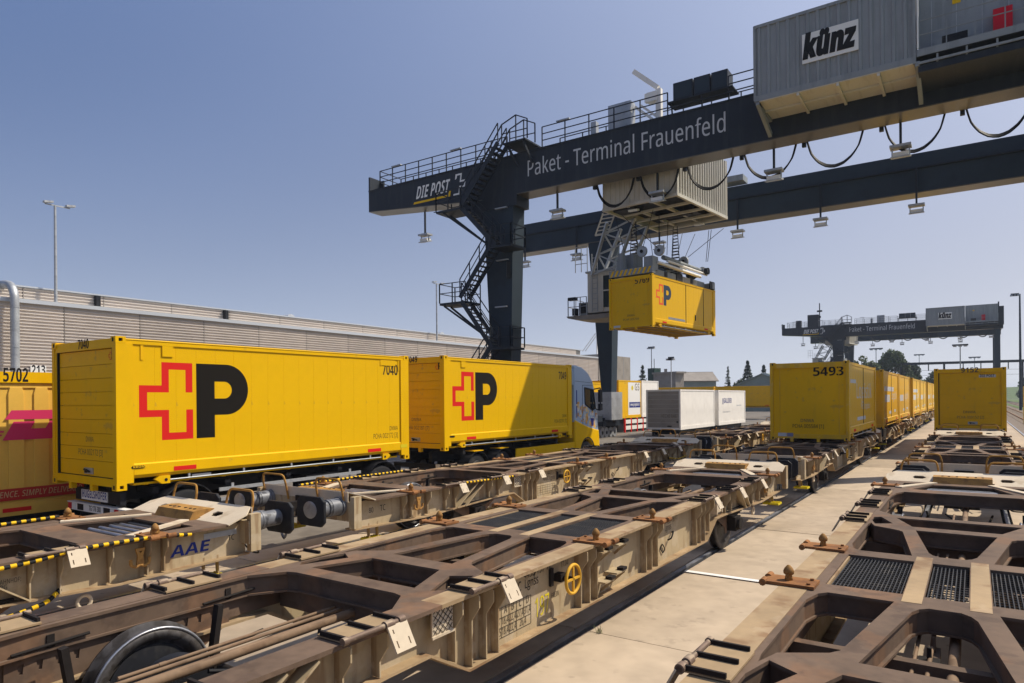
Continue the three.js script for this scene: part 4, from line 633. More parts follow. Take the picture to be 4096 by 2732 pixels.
// ---------------------------------------------------------------- bodies standing low in the second lane
function lowBody(label, x1, z0, L, m, o = {}) {
  const W = 2.5, t = thing('lane_container', label, 'container', [x1 - W / 2, 0, z0 - L / 2], 0, o.group); const hx = W / 2, hz = L / 2, y0 = o.y0 ?? 0.5, y1 = o.y1 ?? 3.24;
  part('box_wall', [box2(-hx + 0.03, hx - 0.03, y0, y1 - 0.03, -hz + 0.03, hz - 0.03)], m, t);
  for (const s of [-1, 1]) for (const q of [-1, 1]) part('corner_post', box2(Math.min(s * hx, s * (hx - 0.12)), Math.max(s * hx, s * (hx - 0.12)), y0 - 0.02, y1, Math.min(q * hz, q * (hz - 0.12)), Math.max(q * hz, q * (hz - 0.12))), m, t);
  part('top_rail', [box2(hx - 0.1, hx - 0.005, y1 - 0.1, y1 - 0.004, -hz + 0.12, hz - 0.12), box2(-hx + 0.12, hx - 0.12, y1 - 0.1, y1 - 0.004, hz - 0.1, hz - 0.005)], m, t);
  part('bottom_rail', [box2(hx - 0.1, hx - 0.005, y0 - 0.02, y0 + 0.22, -hz + 0.12, hz - 0.12), box2(-hx + 0.12, hx - 0.12, y0 - 0.02, y0 + 0.1, hz - 0.1, hz - 0.005)], m, t);
  part('support_skid', [box2(-1.0, -0.7, -0.02, y0 - 0.02, -hz + 0.4, hz - 0.4), box2(0.7, 1.0, -0.02, y0 - 0.02, -hz + 0.4, hz - 0.4)], M.black, t);
  return { t, hx, hz, y0, y1 };
}
{
  const G = 'white containers behind the left-hand wagons';
  const a = lowBody('white container with a grey roller door end, left one of the white pair', -16.52, -44.6, 7.35, M.whiteDirty, { group: G });
  const rows = [0.62, 0.95, 1.28, 1.6, 1.92, 2.24, 2.56, 2.88, 3.12]; for (let k = 0; k + 1 < rows.length; k++) part('door_slat', box2(-1.12, 1.12, rows[k] + 0.006, rows[k + 1] - 0.006, a.hz - 0.028, a.hz - 0.012), M.slatGrey, a.t);
  lettering('HECXE 046', 0.17, M.inkFaded, a.t, [-0.16, 1.3, a.hz - 0.008], 'z+', { font: F.reg, width: 1.1 }); part('door_lock', box2(0.3, 0.6, 0.68, 0.76, a.hz - 0.012, a.hz + 0.01), M.black, a.t); part('lock_box', box2(0.95, 1.08, 0.95, 1.08, a.hz - 0.01, a.hz + 0.005), M.black, a.t);
  const b = lowBody('white container with small blue lettering, right one of the white pair', -16.52, -52.9, 7.5, M.whiteDirty, { group: G });
  part('blue_mark', box2(b.hx - 0.028, b.hx - 0.02, 2.12, 2.6, 2.45, 2.62), M.navy, b.t); lettering('GALLIKER', 0.28, M.navy, b.t, [b.hx - 0.026, 2.22, 2.3], 'x+', { width: 2.1 }); lettering('www.transport.ch', 0.1, M.textGrey, b.t, [b.hx - 0.026, 1.45, 2.6], 'x+', { width: 2.0 });
  part('small_print', box2(b.hx - 0.028, b.hx - 0.022, 1.95, 2.03, -2.6, -1.2), M.textGrey, b.t);
}
{
  const b = lowBody('yellow and ochre ribbed container 5702 with magenta logo at the left edge', -16.0, -2.6, 8.0, M.dhlYellow, { y0: 0.44, y1: 3.1 });
  const o = b.t, hx = b.hx, zl = z => z - (-2.6 - 4.0);
  part('header_beam', [box2(hx - 0.12, hx + 0.03, 3.1, 3.32, -4.0, 4.0), box2(-hx, -hx + 0.1, 3.1, 3.3, -4, 4)], M.yellow, o); part('roof', box2(-hx + 0.1, hx - 0.12, 3.12, 3.2, -4, 4), M.yellow, o);
  lettering('5702', 0.2, M.ink, o, [hx + 0.0325, 3.12, zl(-5.47)], 'x+', { width: 0.43 });
  for (let k = 0; k < 17; k++) part('wall_rib', [slab([[-0.13, 0.9], [0.13, 0.9], [0.13, 2.88], [0.1, 3.0], [-0.1, 3.0], [-0.13, 2.88]], 0.028, [], 0.008).rotateY(PI / 2)], M.dhlYellow, o, [hx - 0.036, 0, zl(-3.0 - k * 0.45)]);
  const zz = s => -zl(-5.38 - s * 0.00435), yy = s => 3.3 - (s - 1490) * 0.00508, sh = pts => new THREE.ShapeGeometry(shapeOf(pts.map(([a, c]) => [zz(a), yy(c)]))).rotateY(PI / 2);
  part('magenta_logo', [sh([[27, 1675], [54, 1639], [290, 1639], [330, 1655], [310, 1675], [200, 1676]]), sh([[18, 1757], [62, 1684], [149, 1684], [132, 1713], [192, 1713], [212, 1684], [300, 1684], [262, 1735], [215, 1757]]), sh([[-60, 1719], [26, 1719], [22, 1726], [-60, 1726]]), sh([[-60, 1733], [18, 1733], [14, 1740], [-60, 1740]])], M.magenta, o, [hx + 0.002, 0, 0]);
  part('slogan_band', [box2(hx - 0.004, hx + 0.001, 0.73, 0.97, -3.9, 3.9)], M.dhlRed, o); lettering('EXCELLENCE. SIMPLY DELIVERED.', 0.085, flat(0.55, 0.42, 0.2, 0.6), o, [hx + 0.003, 0.8, zl(-4.98)], 'x+', { font: F.reg, skew: 0.15, width: 1.95 });
  part('reflector', [box2(hx - 0.004, hx + 0.002, 0.5, 0.58, zl(-5.95), zl(-5.45))], M.red, o);
}
// ---------------------------------------------------------------- loads and fences beyond the far crane leg
{
  const G = 'road containers beyond the far crane leg';
  const a = lowBody('ochre container with a white and blue poster panel beside the far crane leg', -23.0, -48.6, 4.3, M.yellowB, { y0: 1.1, y1: 4.1, group: G });
  part('poster_panel', box2(a.hx - 0.028, a.hx - 0.02, 1.15, 3.95, zz_(-53.0, -48.6, 4.3), zz_(-50.4, -48.6, 4.3)), M.white, a.t); part('blue_band', box2(a.hx - 0.02, a.hx - 0.016, 1.9, 2.35, zz_(-52.8, -48.6, 4.3), zz_(-50.6, -48.6, 4.3)), M.navy, a.t);
  lettering('GS', 0.42, M.slatGrey, a.t, [a.hx - 0.018, 3.3, zz_(-51.7, -48.6, 4.3)], 'x+', { width: 0.9 }); part('sun_mark', [new THREE.CircleGeometry(0.2, 18).rotateY(PI / 2).translate(a.hx - 0.018, 3.5, zz_(-51.2, -48.6, 4.3))], M.lime, a.t);
  lettering('www.gs-logistik.ch', 0.16, M.white, a.t, [a.hx - 0.014, 2.05, zz_(-50.8, -48.6, 4.3)], 'x+', { width: 1.8 });
  lowBody('off-white container right of the poster panel container', -23.0, -53.1, 3.6, M.whiteDirty, { y0: 1.1, y1: 4.15, group: G });
  lowBody('ochre container half hidden behind the far crane leg', -23.0, -40.6, 6.6, M.yellowB, { y0: 1.1, y1: 3.85, group: G });
  // red and white barrier
  const barrier = (lab, x, z, n, alongX) => { const t = thing('barrier_fence', lab, 'barrier', [x, 0, z], alongX ? PI / 2 : 0, 'red and white barrier fences'); for (let k = 0; k < n; k++) { part('barrier_post', box(0.1, 1.1, 0.14, 0, 0.53, -k * 1.15), M.red, t); for (const y of [0.35, 0.82]) part('barrier_board', box(0.06, 0.3, 0.92, 0.02, y, -k * 1.15 - 0.575), M.white, t); } };
  barrier('red and white barrier under the poster panel container', -22.6, -48.8, 7, false); barrier('red and white barrier right of the white containers', -25.5, -88.6, 16, true);
  const H_ = 'dark yellow containers crossing the background';
  const far = (lab, x, z, o = {}) => { const q = swapBody(lab, x, 1.35, z, { L: 7.5, H: 2.7, m: M.yellowB, pitch: 0.75, turn: PI / 2, group: H_, far: true, both: true, ...o }); return q; };
  far('dark yellow background container behind the white pair, left one', -30.8, -86); far('dark yellow background container behind the white pair, right one', -23.1, -86); far('dark yellow background container partly behind 5493', -17.6, -97);
  for (let k = 0; k < 4; k++) swapBody(['first', 'second', 'third', 'fourth'][k] + ' ochre container from the mast in the row beyond the right-hand verge', 22 + k * 8.2, 1.2, -250, { L: 7.5, H: 2.7, m: M.yellowOld, pitch: 1.2, turn: PI / 2, group: 'ochre containers at the far right', far: true });
}
function zz_(z, z0, L) { return z - (z0 - L / 2); }

// ---------------------------------------------------------------- gantry cranes
// crane space: world at the near crane; left rail x = -21, right rail about x = 2.7; front girder z -30 .. -31.15, rear girder -42 .. -43.1
function corrugated(w, h, d, pitch, n0 = 0) {   // trapezoid sheet in the xy plane, width along x, ribs upright, facing +z
  const P = []; let x = 0; const f = pitch / 4; const seq = [[0, 0], [f, 0], [1.35 * f, d], [2.35 * f, d], [2.7 * f, 0]];
  for (let k = 0; k * pitch < w; k++) for (const [dx, dz] of seq.slice(0)) { const xx = k * pitch + dx; if (xx <= w) P.push([xx, dz]); } P.push([w, 0]);
  const pos = []; for (let i = 0; i + 1 < P.length; i++) { const [a, za] = P[i], [b, zb] = P[i + 1]; if (b - a < 1e-5) continue; pos.push(a, 0, za, b, 0, zb, b, h, zb, a, 0, za, b, h, zb, a, h, za); }
  const g = new THREE.BufferGeometry(); g.setAttribute('position', new THREE.Float32BufferAttribute(pos, 3)); g.computeVertexNormals(); return g;
}
function railing(t, a, b, posts, h = 1.05, rails = [1, 0.66, 0.34], m = M.anthracite, pr = 0.05, rr = 0.04) {
  const A = V3(...a), B = V3(...b);
  for (let k = 0; k <= posts; k++) { const p = A.clone().lerp(B, k / posts); part('railing_post', bar([p.x, p.y, p.z], [p.x, p.y + h, p.z], pr), m, t); }
  for (const r of rails) part('handrail', bar([A.x, A.y + h * r, A.z], [B.x, B.y + h * r, B.z], rr), m, t);
}
function floodlight(t, x, z, yTop, yLamp) {
  const p = part('lamp_hanger', [bar([x, yTop, z], [x, yLamp + 0.25, z], 0.09)], M.anthracite, t);
  const f = part('floodlight', [box(0.75, 0.1, 0.5, x, yLamp + 0.24, z), bar([x - 0.3, yLamp + 0.2, z], [x - 0.3, yLamp - 0.12, z], 0.05), bar([x + 0.3, yLamp + 0.2, z], [x + 0.3, yLamp - 0.12, z], 0.05), box(0.7, 0.06, 0.45, x, yLamp - 0.16, z, 0.2)], M.galv, t);
  part('lamp_lens', [box(0.55, 0.16, 0.36, x, yLamp - 0.04, z, 0.25)], M.lampGlass, f);
}
function buildCrane(label, off, far) {
  const t = thing('gantry_crane', label, 'crane', off); const XL = -31.1, XR = far ? 3.6 : 3.8, ZF = -30, ZFb = -31.15, ZR = -42, ZRb = -43.1, YB = 13.6, YT = 15.7;
  // front girder: seamed web panels, tapered cantilever
  const yb = x => x < -22.3 ? lerp(14.44, 13.66, (x - XL) / (-22.3 - XL)) : YB;
  const step = 0.72; const web = (z, nm) => { for (let x = XL; x < XR - 0.01; x += step) { const x1 = Math.min(x + step, XR); part(nm, slab([[x + 0.006, yb(x)], [x1 - 0.006, yb(x1)], [x1 - 0.006, YT - 0.05], [x + 0.006, YT - 0.05]], 0.02, [], 0.008).translate(0, 0, z), M.anthracite, t); } };
  web(ZF - 0.03, 'web_panel');
  part('girder_core', [slab([[XL + 0.01, 14.44], [-22.3, 13.66], [-22.3, YB], [XR - 0.02, YB], [XR - 0.02, YT - 0.06], [XL + 0.01, YT - 0.06]], 1.06).translate(0, 0, ZFb + 0.02)], M.anthracite, t);
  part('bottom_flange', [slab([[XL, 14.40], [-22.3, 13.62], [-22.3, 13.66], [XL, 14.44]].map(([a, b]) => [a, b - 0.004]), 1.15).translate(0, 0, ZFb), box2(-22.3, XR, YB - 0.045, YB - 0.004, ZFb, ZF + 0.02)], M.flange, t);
  part('top_flange', box2(XL, XR, YT - 0.05, YT, ZFb - 0.03, ZF + 0.04), M.anthracite, t);
  part('end_stop', [box2(XL - 0.05, XL + 0.35, YT, 16.55, ZFb + 0.1, ZFb + 0.2), box2(XL - 0.05, XL + 0.08, 15.6, 16.58, ZFb + 0.1, ZF - 0.05)], M.anthracite, t);
  // rear girder with its ledge
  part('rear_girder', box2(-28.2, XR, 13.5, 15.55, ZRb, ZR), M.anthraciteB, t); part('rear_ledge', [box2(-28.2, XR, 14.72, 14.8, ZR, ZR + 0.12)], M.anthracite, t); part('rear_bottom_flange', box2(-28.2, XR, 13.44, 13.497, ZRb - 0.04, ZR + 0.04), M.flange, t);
  part('end_tie', [box2(XR - 0.9, XR - 0.1, 13.8, 15.4, ZR, ZFb)], M.anthracite, t);
  // legs: tapered box columns
  const leg = (x0t, x1t, x0b, x1b, z0, z1, yt, y0) => { const pos = []; const q = (a, b, c, d) => pos.push(...a, ...b, ...c, ...a, ...c, ...d); const zi = 0.12; const T = [[x0t, yt, z0], [x1t, yt, z0], [x1t, yt, z1], [x0t, yt, z1]], B = [[x0b, y0, z0 - zi], [x1b, y0, z0 - zi], [x1b, y0, z1 + zi], [x0b, y0, z1 + zi]]; for (let k = 0; k < 4; k++) { const n = (k + 1) % 4; q(B[k], B[n], T[n], T[k]); } q(T[0], T[1], T[2], T[3]); q(B[3], B[2], B[1], B[0]); const g = new THREE.BufferGeometry(); g.setAttribute('position', new THREE.Float32BufferAttribute(pos, 3)); g.computeVertexNormals(); return g; };
  const legM = M.anthraciteB;
  part('leg', leg(-22.25, -20.25, -21.75, -20.6, ZF - 0.01, ZFb + 0.02, 13.62, 2.6), legM, t); part('leg', leg(-22.1, -20.2, -21.2, -20.5, ZR - 0.02, ZRb + 0.02, 13.5, 2.6), legM, t);
  part('leg_head', [slab([[-24.0, 13.7], [-22.2, 13.7], [-22.2, 12.3]], 0.9).translate(0, 0, ZFb + 0.1), box2(-22.4, -20.0, 13.0, 13.62, ZFb - 0.03, ZF + 0.03)], M.anthracite, t);
  part('leg', [box2(2.4, 3.2, 0.9, 13.6, ZFb + 0.1, ZF - 0.1)], legM, t); part('leg', [box2(2.4, 3.2, 0.9, 13.5, ZRb + 0.1, ZR - 0.1)], legM, t);
  // bogies and shrouds at the leg feet
  for (const [x, z] of [[-21, -30.55], [-21, -42.5], [2.8, -30.55], [2.8, -42.5]]) {
    part('leg_shroud', [box(1.5, 1.9, 1.7, x, 2.15, z)], M.galv, t);
    part('bogie_frame', [box(0.7, 0.35, 2.6, x, 0.95, z), box(0.5, 0.3, 0.5, x, 1.2, z - 0.7), box(0.5, 0.3, 0.5, x, 1.2, z + 0.7)], M.anthracite, t);
    for (const dz of [-0.95, -0.32, 0.32, 0.95]) { const w = part('bogie_wheel', [cylX(0.3, 0.16, x, 0.33, z + dz, 24), cylX(0.34, 0.03, x + 0.1, 0.35, z + dz, 24)], M.galv, t); part('hub', [cylX(0.12, 0.26, x, 0.33, z + dz, 16)], M.black, w); }
  }
  part('sill_beam', [box2(-21.3, -20.7, 1.1, 1.5, -41.2, -31.8), box2(2.5, 3.1, 1.1, 1.5, -41.2, -31.8)], M.anthracite, t);
  // walkways and railings on top of the girder
  part('walkway', [box2(XL + 0.5, -22, YT, YT + 0.04, ZFb - 0.7, ZF - 0.02), box2(-20, XR, YT, YT + 0.04, ZFb - 0.7, ZF - 0.02)], M.anthracite, t);
  railing(t, [XL + 1.0, YT, ZF], [-20.6, YT, ZF], 9); railing(t, [XL + 1.0, YT, ZFb - 0.7], [-20.6, YT, ZFb - 0.7], 9); railing(t, [XL + 1.0, YT, ZFb - 0.7], [XL + 1.0, YT, ZF], 1);
  railing(t, [-18.4, YT, ZF], [-11.6, YT, ZF], 5); railing(t, [-18.4, YT, ZFb - 0.7], [-7.4, YT, ZFb - 0.7], 8); railing(t, [-8.8, YT, ZF], [-7.3, YT, ZF], 1);
  for (const x of [-28.8, -24.2, -17.2]) part('walkway_light', [box(0.75, 0.06, 0.16, x, 16.86, ZF - 0.1)], M.galv, t);
  // arched stair tower above the leg
  part('stair_landing', [box2(-20.4, -19.0, 16.05, 16.13, ZF - 1.2, ZF + 0.7), bar([-20.2, 16.05, ZF + 0.6], [-19.9, 15.0, ZF + 0.02], 0.1), bar([-19.2, 16.05, ZF + 0.6], [-19.0, 15.0, ZF + 0.02], 0.1)], M.anthracite, t);
  for (const z of [ZF + 0.65, ZF - 0.1]) { const pts = [[-22.2, 14.9], [-20.5, 17.15], [-19.6, 17.45], [-18.9, 17.1], [-18.9, 16.1]]; for (let k = 0; k + 1 < pts.length; k++) part('handrail', bar([pts[k][0], pts[k][1], z], [pts[k + 1][0], pts[k + 1][1], z], 0.05), M.anthracite, t); for (const [x, y0, y1] of [[-20.5, 16.1, 17.15], [-19.6, 16.1, 17.45], [-18.9, 16.1, 17.1], [-21.3, 15.2, 16.1]]) part('railing_post', bar([x, y0, z], [x, y1, z], 0.05), M.anthracite, t); part('handrail', bar([-20.5, 16.65, z], [-18.9, 16.6, z], 0.04), M.anthracite, t); }
  const flight = (x0, y0, x1, y1, zc, w = 0.8, rail = 1.0) => {
    for (const s of [-1, 1]) { part('stringer', bar([x0, y0, zc + s * w / 2], [x1, y1, zc + s * w / 2], 0.05, 0.24), M.anthracite, t); part('handrail', bar([x0, y0 + rail, zc + s * w / 2], [x1, y1 + rail, zc + s * w / 2], 0.045), M.anthracite, t); part('handrail', bar([x0, y0 + rail * 0.5, zc + s * w / 2], [x1, y1 + rail * 0.5, zc + s * w / 2], 0.035), M.anthracite, t); const n = 3; for (let k = 0; k <= n; k++) part('railing_post', bar([lerp(x0, x1, k / n), lerp(y0, y1, k / n), zc + s * w / 2], [lerp(x0, x1, k / n), lerp(y0, y1, k / n) + rail, zc + s * w / 2], 0.045), M.anthracite, t); }
    const n = Math.round(Math.abs(y1 - y0) / 0.22); for (let k = 1; k < n; k++) part('stair_tread', box(0.24, 0.03, w - 0.06, lerp(x0, x1, k / n), lerp(y0, y1, k / n), zc), M.anthracite, t);
  };
  const landing = (x0, x1, y, z0, z1, open) => { part('stair_landing', [box2(x0, x1, y - 0.12, y, z0, z1)], M.anthracite, t); for (const z of [z0, z1]) railing(t, [x0, y, z], [x1, y, z], 2, 1.05, [1, 0.5]); if (open < 0) railing(t, [x0, y, z0], [x0, y, z1], 1, 1.05, [1, 0.5]); if (open > 0) railing(t, [x1, y, z0], [x1, y, z1], 1, 1.05, [1, 0.5]); };
  const zs = ZF + 0.75;
  flight(-22.9, 13.1, -20.4, 16.05, zs); landing(-24.6, -22.9, 13.1, zs - 0.9, zs + 0.45, -1);
  flight(-22.9, 13.1, -20.6, 10.7, zs); landing(-20.9, -19.6, 10.7, zs - 0.9, zs + 0.45, 1);
  flight(-21.0, 10.7, -23.0, 8.2, zs); landing(-24.4, -22.6, 8.0, zs - 0.9, zs + 0.45, -1);
  flight(-22.9, 8.0, -20.9, 5.4, zs); landing(-21.2, -19.7, 5.4, zs - 0.9, zs + 0.45, 1); flight(-21.0, 5.4, -23.2, 2.7, zs); landing(-24.4, -23.0, 2.6, zs - 0.9, zs + 0.45, -1); flight(-23.0, 2.6, -21.2, 0.1, zs);
  for (const [a, b] of [[[-24.2, 13.0], [-22.0, 11.2]], [[-24.2, 7.85], [-21.9, 6.0]]]) for (const z of [zs - 0.3, zs + 0.3]) part('landing_brace', bar([a[0], a[1], z], [b[0], b[1], zs - 0.7], 0.1), M.anthracite, t);
  part('landing_brace', [bar([-26.3, 13.75, -30.6], [-24.2, 13.1, zs - 0.4], 0.05), bar([-20.3, 10.0, ZF + 0.4], [-20.6, 9.2, ZF], 0.2)], M.anthracite, t);
  for (const [y, x] of [[10.4, -20.9], [13.2, -20.95], [7.9, -21]]) part('leg_light', [box(0.75, 0.06, 0.14, x, y - 0.25, ZF + 0.12)], M.galv, t);
  // lettering on the web
  lettering('Paket - Terminal Frauenfeld', 0.60, M.textGrey, t, [-19.3, 14.36, ZF + 0.012], 'z+', { font: F.reg, width: 10.35 });
  lettering('DIE POST', 0.52, M.white, t, [-27.15, 14.52, ZF + 0.013], 'z+', { skew: 0.22, width: 2.45, font: F.bold });
  part('yellow_underline', [slab([[-27.3, 14.36], [-24.7, 14.36], [-24.62, 14.55], [-24.5, 14.55], [-24.56, 14.24], [-27.36, 14.24]].slice(0, 6), 0.006).translate(0, 0, ZF + 0.008)], M.postYellow, t);
  const cr = [[-0.3, 0.5], [-0.3, 0.62], [0.18, 0.62], [0.18, 0.2], [0.52, 0.2], [0.52, -0.22], [0.18, -0.22], [0.18, -0.62], [-0.3, -0.62], [-0.3, -0.52], [0.08, -0.52], [0.08, -0.12], [0.42, -0.12], [0.42, 0.1], [0.08, 0.1], [0.08, 0.52], [-0.18, 0.52], [-0.18, 0.36], [-0.3, 0.3]];
  part('white_cross', [new THREE.ShapeGeometry(shapeOf(cr.map(([a, b]) => [a * 0.95 + b * 0.14, b * 0.95]))).translate(-23.95, 14.82, ZF + 0.013)], M.white, t);
  // machine house hung on the front girder
  const H0 = -7.15, H1 = -1.68, HZ = -27.9, F0 = 14.5, F1 = 17.45;
  part('house_wall', [corrugated(H1 - H0, F1 - F0, 0.05, 0.36).translate(H0, F0, HZ - 0.055)], M.craneGrey, t);
  part('house_wall', [box2(H0, H1, F0 + 0.01, F1 - 0.02, HZ - 2.0, HZ - 0.07)], M.craneGrey, t); part('house_wall', [corrugated(1.94, F1 - F0, 0.05, 0.36).rotateY(-PI / 2).translate(H0 + 0.0, F0, HZ - 2.0)], M.craneGrey, t);
  part('house_frame', [box2(H0 - 0.03, H1 + 0.03, F0 - 0.06, F0 + 0.16, HZ - 0.1, HZ + 0.012), box2(H0 - 0.03, H1 + 0.03, F1 - 0.1, F1 + 0.02, HZ - 0.1, HZ + 0.012), box2(H0 - 0.05, H0 + 0.04, F0, F1, HZ - 0.1, HZ + 0.01), box2(H1 - 0.04, H1 + 0.06, F0 - 0.1, F1, HZ - 0.1, HZ + 0.014)], M.craneGrey, t);
  part('house_floor', [box2(H0 + 0.05, H1, F0 - 0.09, F0 - 0.062, HZ - 2.08, HZ)], M.craneWhite, t);
  for (const x of [-5.55, -4.15, -2.8]) part('floor_beam', box2(x - 0.05, x + 0.05, F0 - 0.2, F0 - 0.09, HZ - 2.08, HZ - 0.02), M.craneWhite, t); part('floor_beam', box2(H0 + 0.1, H1, F0 - 0.17, F0 - 0.091, HZ - 1.05, HZ - 0.98), M.craneWhite, t);
  for (const x of [H0 + 0.1, H1 + 0.1]) part('house_bracket', [bar([x, F0 - 0.1, HZ - 0.05], [x, 13.75, ZF + 0.05], 0.14, 0.22), bar([x, F0 - 0.12, HZ], [x, F0 - 0.12, ZF + 0.02], 0.14, 0.16)], M.craneGrey, t);
  const sg = part('house_sign', box2(-5.37, -3.43, 15.43, 16.55, HZ - 0.004, HZ + 0.03), M.white, t);
  { const base = new THREE.ExtrudeGeometry(F.bold.generateShapes('künz', 0.86), { depth: 0.01, bevelEnabled: true, bevelSize: 0.06, bevelThickness: 0.004, bevelSegments: 1, curveSegments: 3 }); base.computeBoundingBox(); const bb = base.boundingBox; base.translate(-(bb.min.x + bb.max.x) / 2, 0, 0).scale(1.78 / (bb.max.x - bb.min.x), 0.98, 1).applyMatrix4(new THREE.Matrix4().set(1, 0.12, 0, 0, 0, 1, 0, 0, 0, 0, 1, 0, 0, 0, 0, 1)).translate(-4.46, 15.63, HZ + 0.032); part('sign_lettering', base, M.ink, sg); }
  // gallery with switch cabin to the right of the house
  const GX1 = far ? 2.9 : 3.4;
  part('cabin_wall', [box2(H1 + 0.1, GX1, 14.72, 17.55, HZ - 2.0, HZ - 0.9)], M.craneGrey, t);
  for (let x = H1 + 0.5; x < GX1 - 0.3; x += 0.75) part('cabin_seam', box(0.02, 2.6, 0.014, x, 16.15, HZ - 0.893), M.galv, t);
  part('gallery_floor', [box2(H1 + 0.08, GX1, 14.6, 14.7, HZ - 0.95, HZ)], M.anthracite, t); part('gallery_edge', [box2(H1 + 0.08, GX1, 14.62, 14.86, HZ, HZ + 0.02)], M.craneGrey, t);
  part('gallery_girder', [box2(H1 + 0.12, GX1, 14.08, 14.32, HZ - 0.3, HZ - 0.05), box2(H1 + 0.12, GX1, 14.1, 14.14, HZ - 2.1, HZ - 0.3)], M.anthracite, t); for (let x = H1 + 0.7; x < GX1; x += 0.85) part('gallery_stub', box(0.06, 0.3, 0.06, x, 14.46, HZ - 0.06), M.craneGrey, t); part('gallery_rail', box2(H1 + 0.12, GX1, 14.34, 14.42, HZ - 0.02, HZ + 0.03), M.craneGrey, t);
  railing(t, [H1 + 0.15, 14.86, HZ], [GX1, 14.86, HZ], 6, 1.0, [1, 0.5], M.craneGrey, 0.035, 0.03);
  part('red_cabinet', box2(0.62, 1.16, 14.9, 15.85, HZ - 0.88, HZ - 0.6), M.redPanel, t); part('cooler', [box2(-0.85, -0.1, 14.75, 15.3, HZ - 0.88, HZ - 0.4)], M.black, t); part('cooler_frame', [box2(-1.05, -0.86, 14.75, 15.25, HZ - 0.85, HZ - 0.4), box2(-0.09, -0.03, 14.75, 15.33, HZ - 0.9, HZ - 0.38)], M.craneGrey, t);
  part('notice', box2(-0.55, -0.3, 16.55, 16.75, HZ - 0.889, HZ - 0.88), M.postYellow, t); part('white_pipe', [rod([H1 + 0.12, 14.9, HZ + 0.02], [H1 + 0.12, 17.5, HZ + 0.02], 0.06)], M.white, t);
  if (far) part('end_tower', [box2(2.7, 3.7, 14.2, 17.2, ZFb, ZF + 0.4), box2(2.9, 3.1, 17.2, 18.0, ZF - 0.3, ZF - 0.1)], M.anthracite, t);
  // things on the walkway
  for (const [x0, x1] of [[-11.35, -10.44], [-10.38, -9.64], [-9.58, -8.86]]) { const cb = part('cooling_box', [box2(x0, x1, 16.34, 17.12, ZF - 0.85, ZF - 0.05)], M.anthracite, t); part('box_panel', box2(x0 + 0.05, x1 - 0.05, 16.39, 17.07, ZF - 0.05, ZF - 0.042), M.anthraciteB, cb); } part('box_rack', [box2(-11.6, -8.6, 16.22, 16.27, ZF - 0.9, ZF + 0.1), bar([-11.4, 16.2, ZF + 0.05], [-11.4, 15.7, ZF - 0.05], 0.06), bar([-10.0, 16.2, ZF + 0.05], [-10.0, 15.7, ZF - 0.05], 0.06), bar([-8.8, 16.2, ZF + 0.05], [-8.8, 15.7, ZF - 0.05], 0.06), bar([-11.6, 16.0, ZF + 0.06], [-8.6, 16.0, ZF + 0.06], 0.05)], M.anthracite, t);
  part('switch_cabinet', [box2(-14.85, -13.65, 15.75, 17.1, ZF - 1.0, ZF - 0.45)], M.galv, t); part('small_cabinet', [box2(-15.9, -15.6, 15.75, 16.6, ZF - 0.9, ZF - 0.6)], M.galv, t);
  // festoon cables below the front girder, and its lamps
  const fz = ZFb - 0.25; part('festoon_rail', box2(-20, XR, 13.75, 13.85, fz - 0.05, fz + 0.05), M.anthracite, t);
  const ends = [-16.4, -14.2, -12.15, -10.0, -7.8, -5.4, -3.1, -0.75, 1.6, 3.9]; const hangs = [[-16.0, -13.9], [-13.6, -11.6], [-11.2, -9.0], [-8.55, -6.3], [-5.9, -3.7], [-2.95, -0.85], [-0.2, 1.85]];
  for (const [a, b] of hangs) { const f = [-0.06, 0, 0.06].map(d => tube([0, 0.08, 0.2, 0.35, 0.5, 0.65, 0.8, 0.92, 1].map(s => [lerp(a, b, s), 13.75 - (1.35 + d) * Math.pow(Math.max(0, 1 - (2 * s - 1) ** 2), 0.62), fz + d]), 0.035, 22, 5)); part('festoon_cable', f, M.rubber, t); part('cable_carrier', [box(0.16, 0.3, 0.16, a - 0.1, 13.6, fz)], M.anthracite, t); }
  for (const [x, y] of [[-27.5, 12.45], [-18.2, 12.4], [-12.6, 12.35], [-7.2, 12.35], [-2.36, 12.37], [2.0, 12.37]]) floodlight(t, x, ZFb - 0.02, yb(x) - 0.05, y);
  for (const x of [-27.2, -22.9, -16.8, -11.8, -7.15, -2.46]) floodlight(t, x, ZR + 0.2, 14.75, 12.5);
  // small davit on the walkway
  if (!far) { part('davit_post', [bar([-12.45, 15.75, ZF - 1.1], [-12.45, 17.55, ZF - 1.1], 0.26), box(0.5, 0.45, 0.45, -12.75, 17.2, ZF - 1.1)], M.whiteDirty, t); part('davit_boom', [bar([-12.5, 17.62, ZF - 1.1], [-13.75, 18.75, ZF - 1.1], 0.17, 0.22), box(0.3, 0.4, 0.25, -13.0, 17.25, ZF - 1.1)], M.whiteDirty, t); part('davit_brace', [bar([-13.6, 16.9, ZF - 0.9], [-12.5, 15.9, ZF - 0.9], 0.12), bar([-13.3, 16.9, ZF - 0.9], [-12.2, 15.9, ZF - 0.9], 0.1)], M.whiteDirty, t); }
  else part('signal_mast', [bar([-24.5, 15.7, -31], [-24.5, 20.2, -31], 0.16), box(0.9, 0.3, 0.3, -24.5, 18.7, -31), box(0.6, 0.4, 0.3, -24.6, 17.6, -31), box(1.9, 2.3, 1.4, -25.6, 16.9, -31.2), box(0.9, 1.4, 1, -28.2, 16.4, -31)], M.anthracite, t);
  return t;
}
buildCrane('dark grey gantry crane in front with Paket - Terminal Frauenfeld in large letters', [0, 0, 0], false);
buildCrane('smaller looking gantry crane far off beyond the yellow 5493 container', [0.4, 0.1, -108], true);

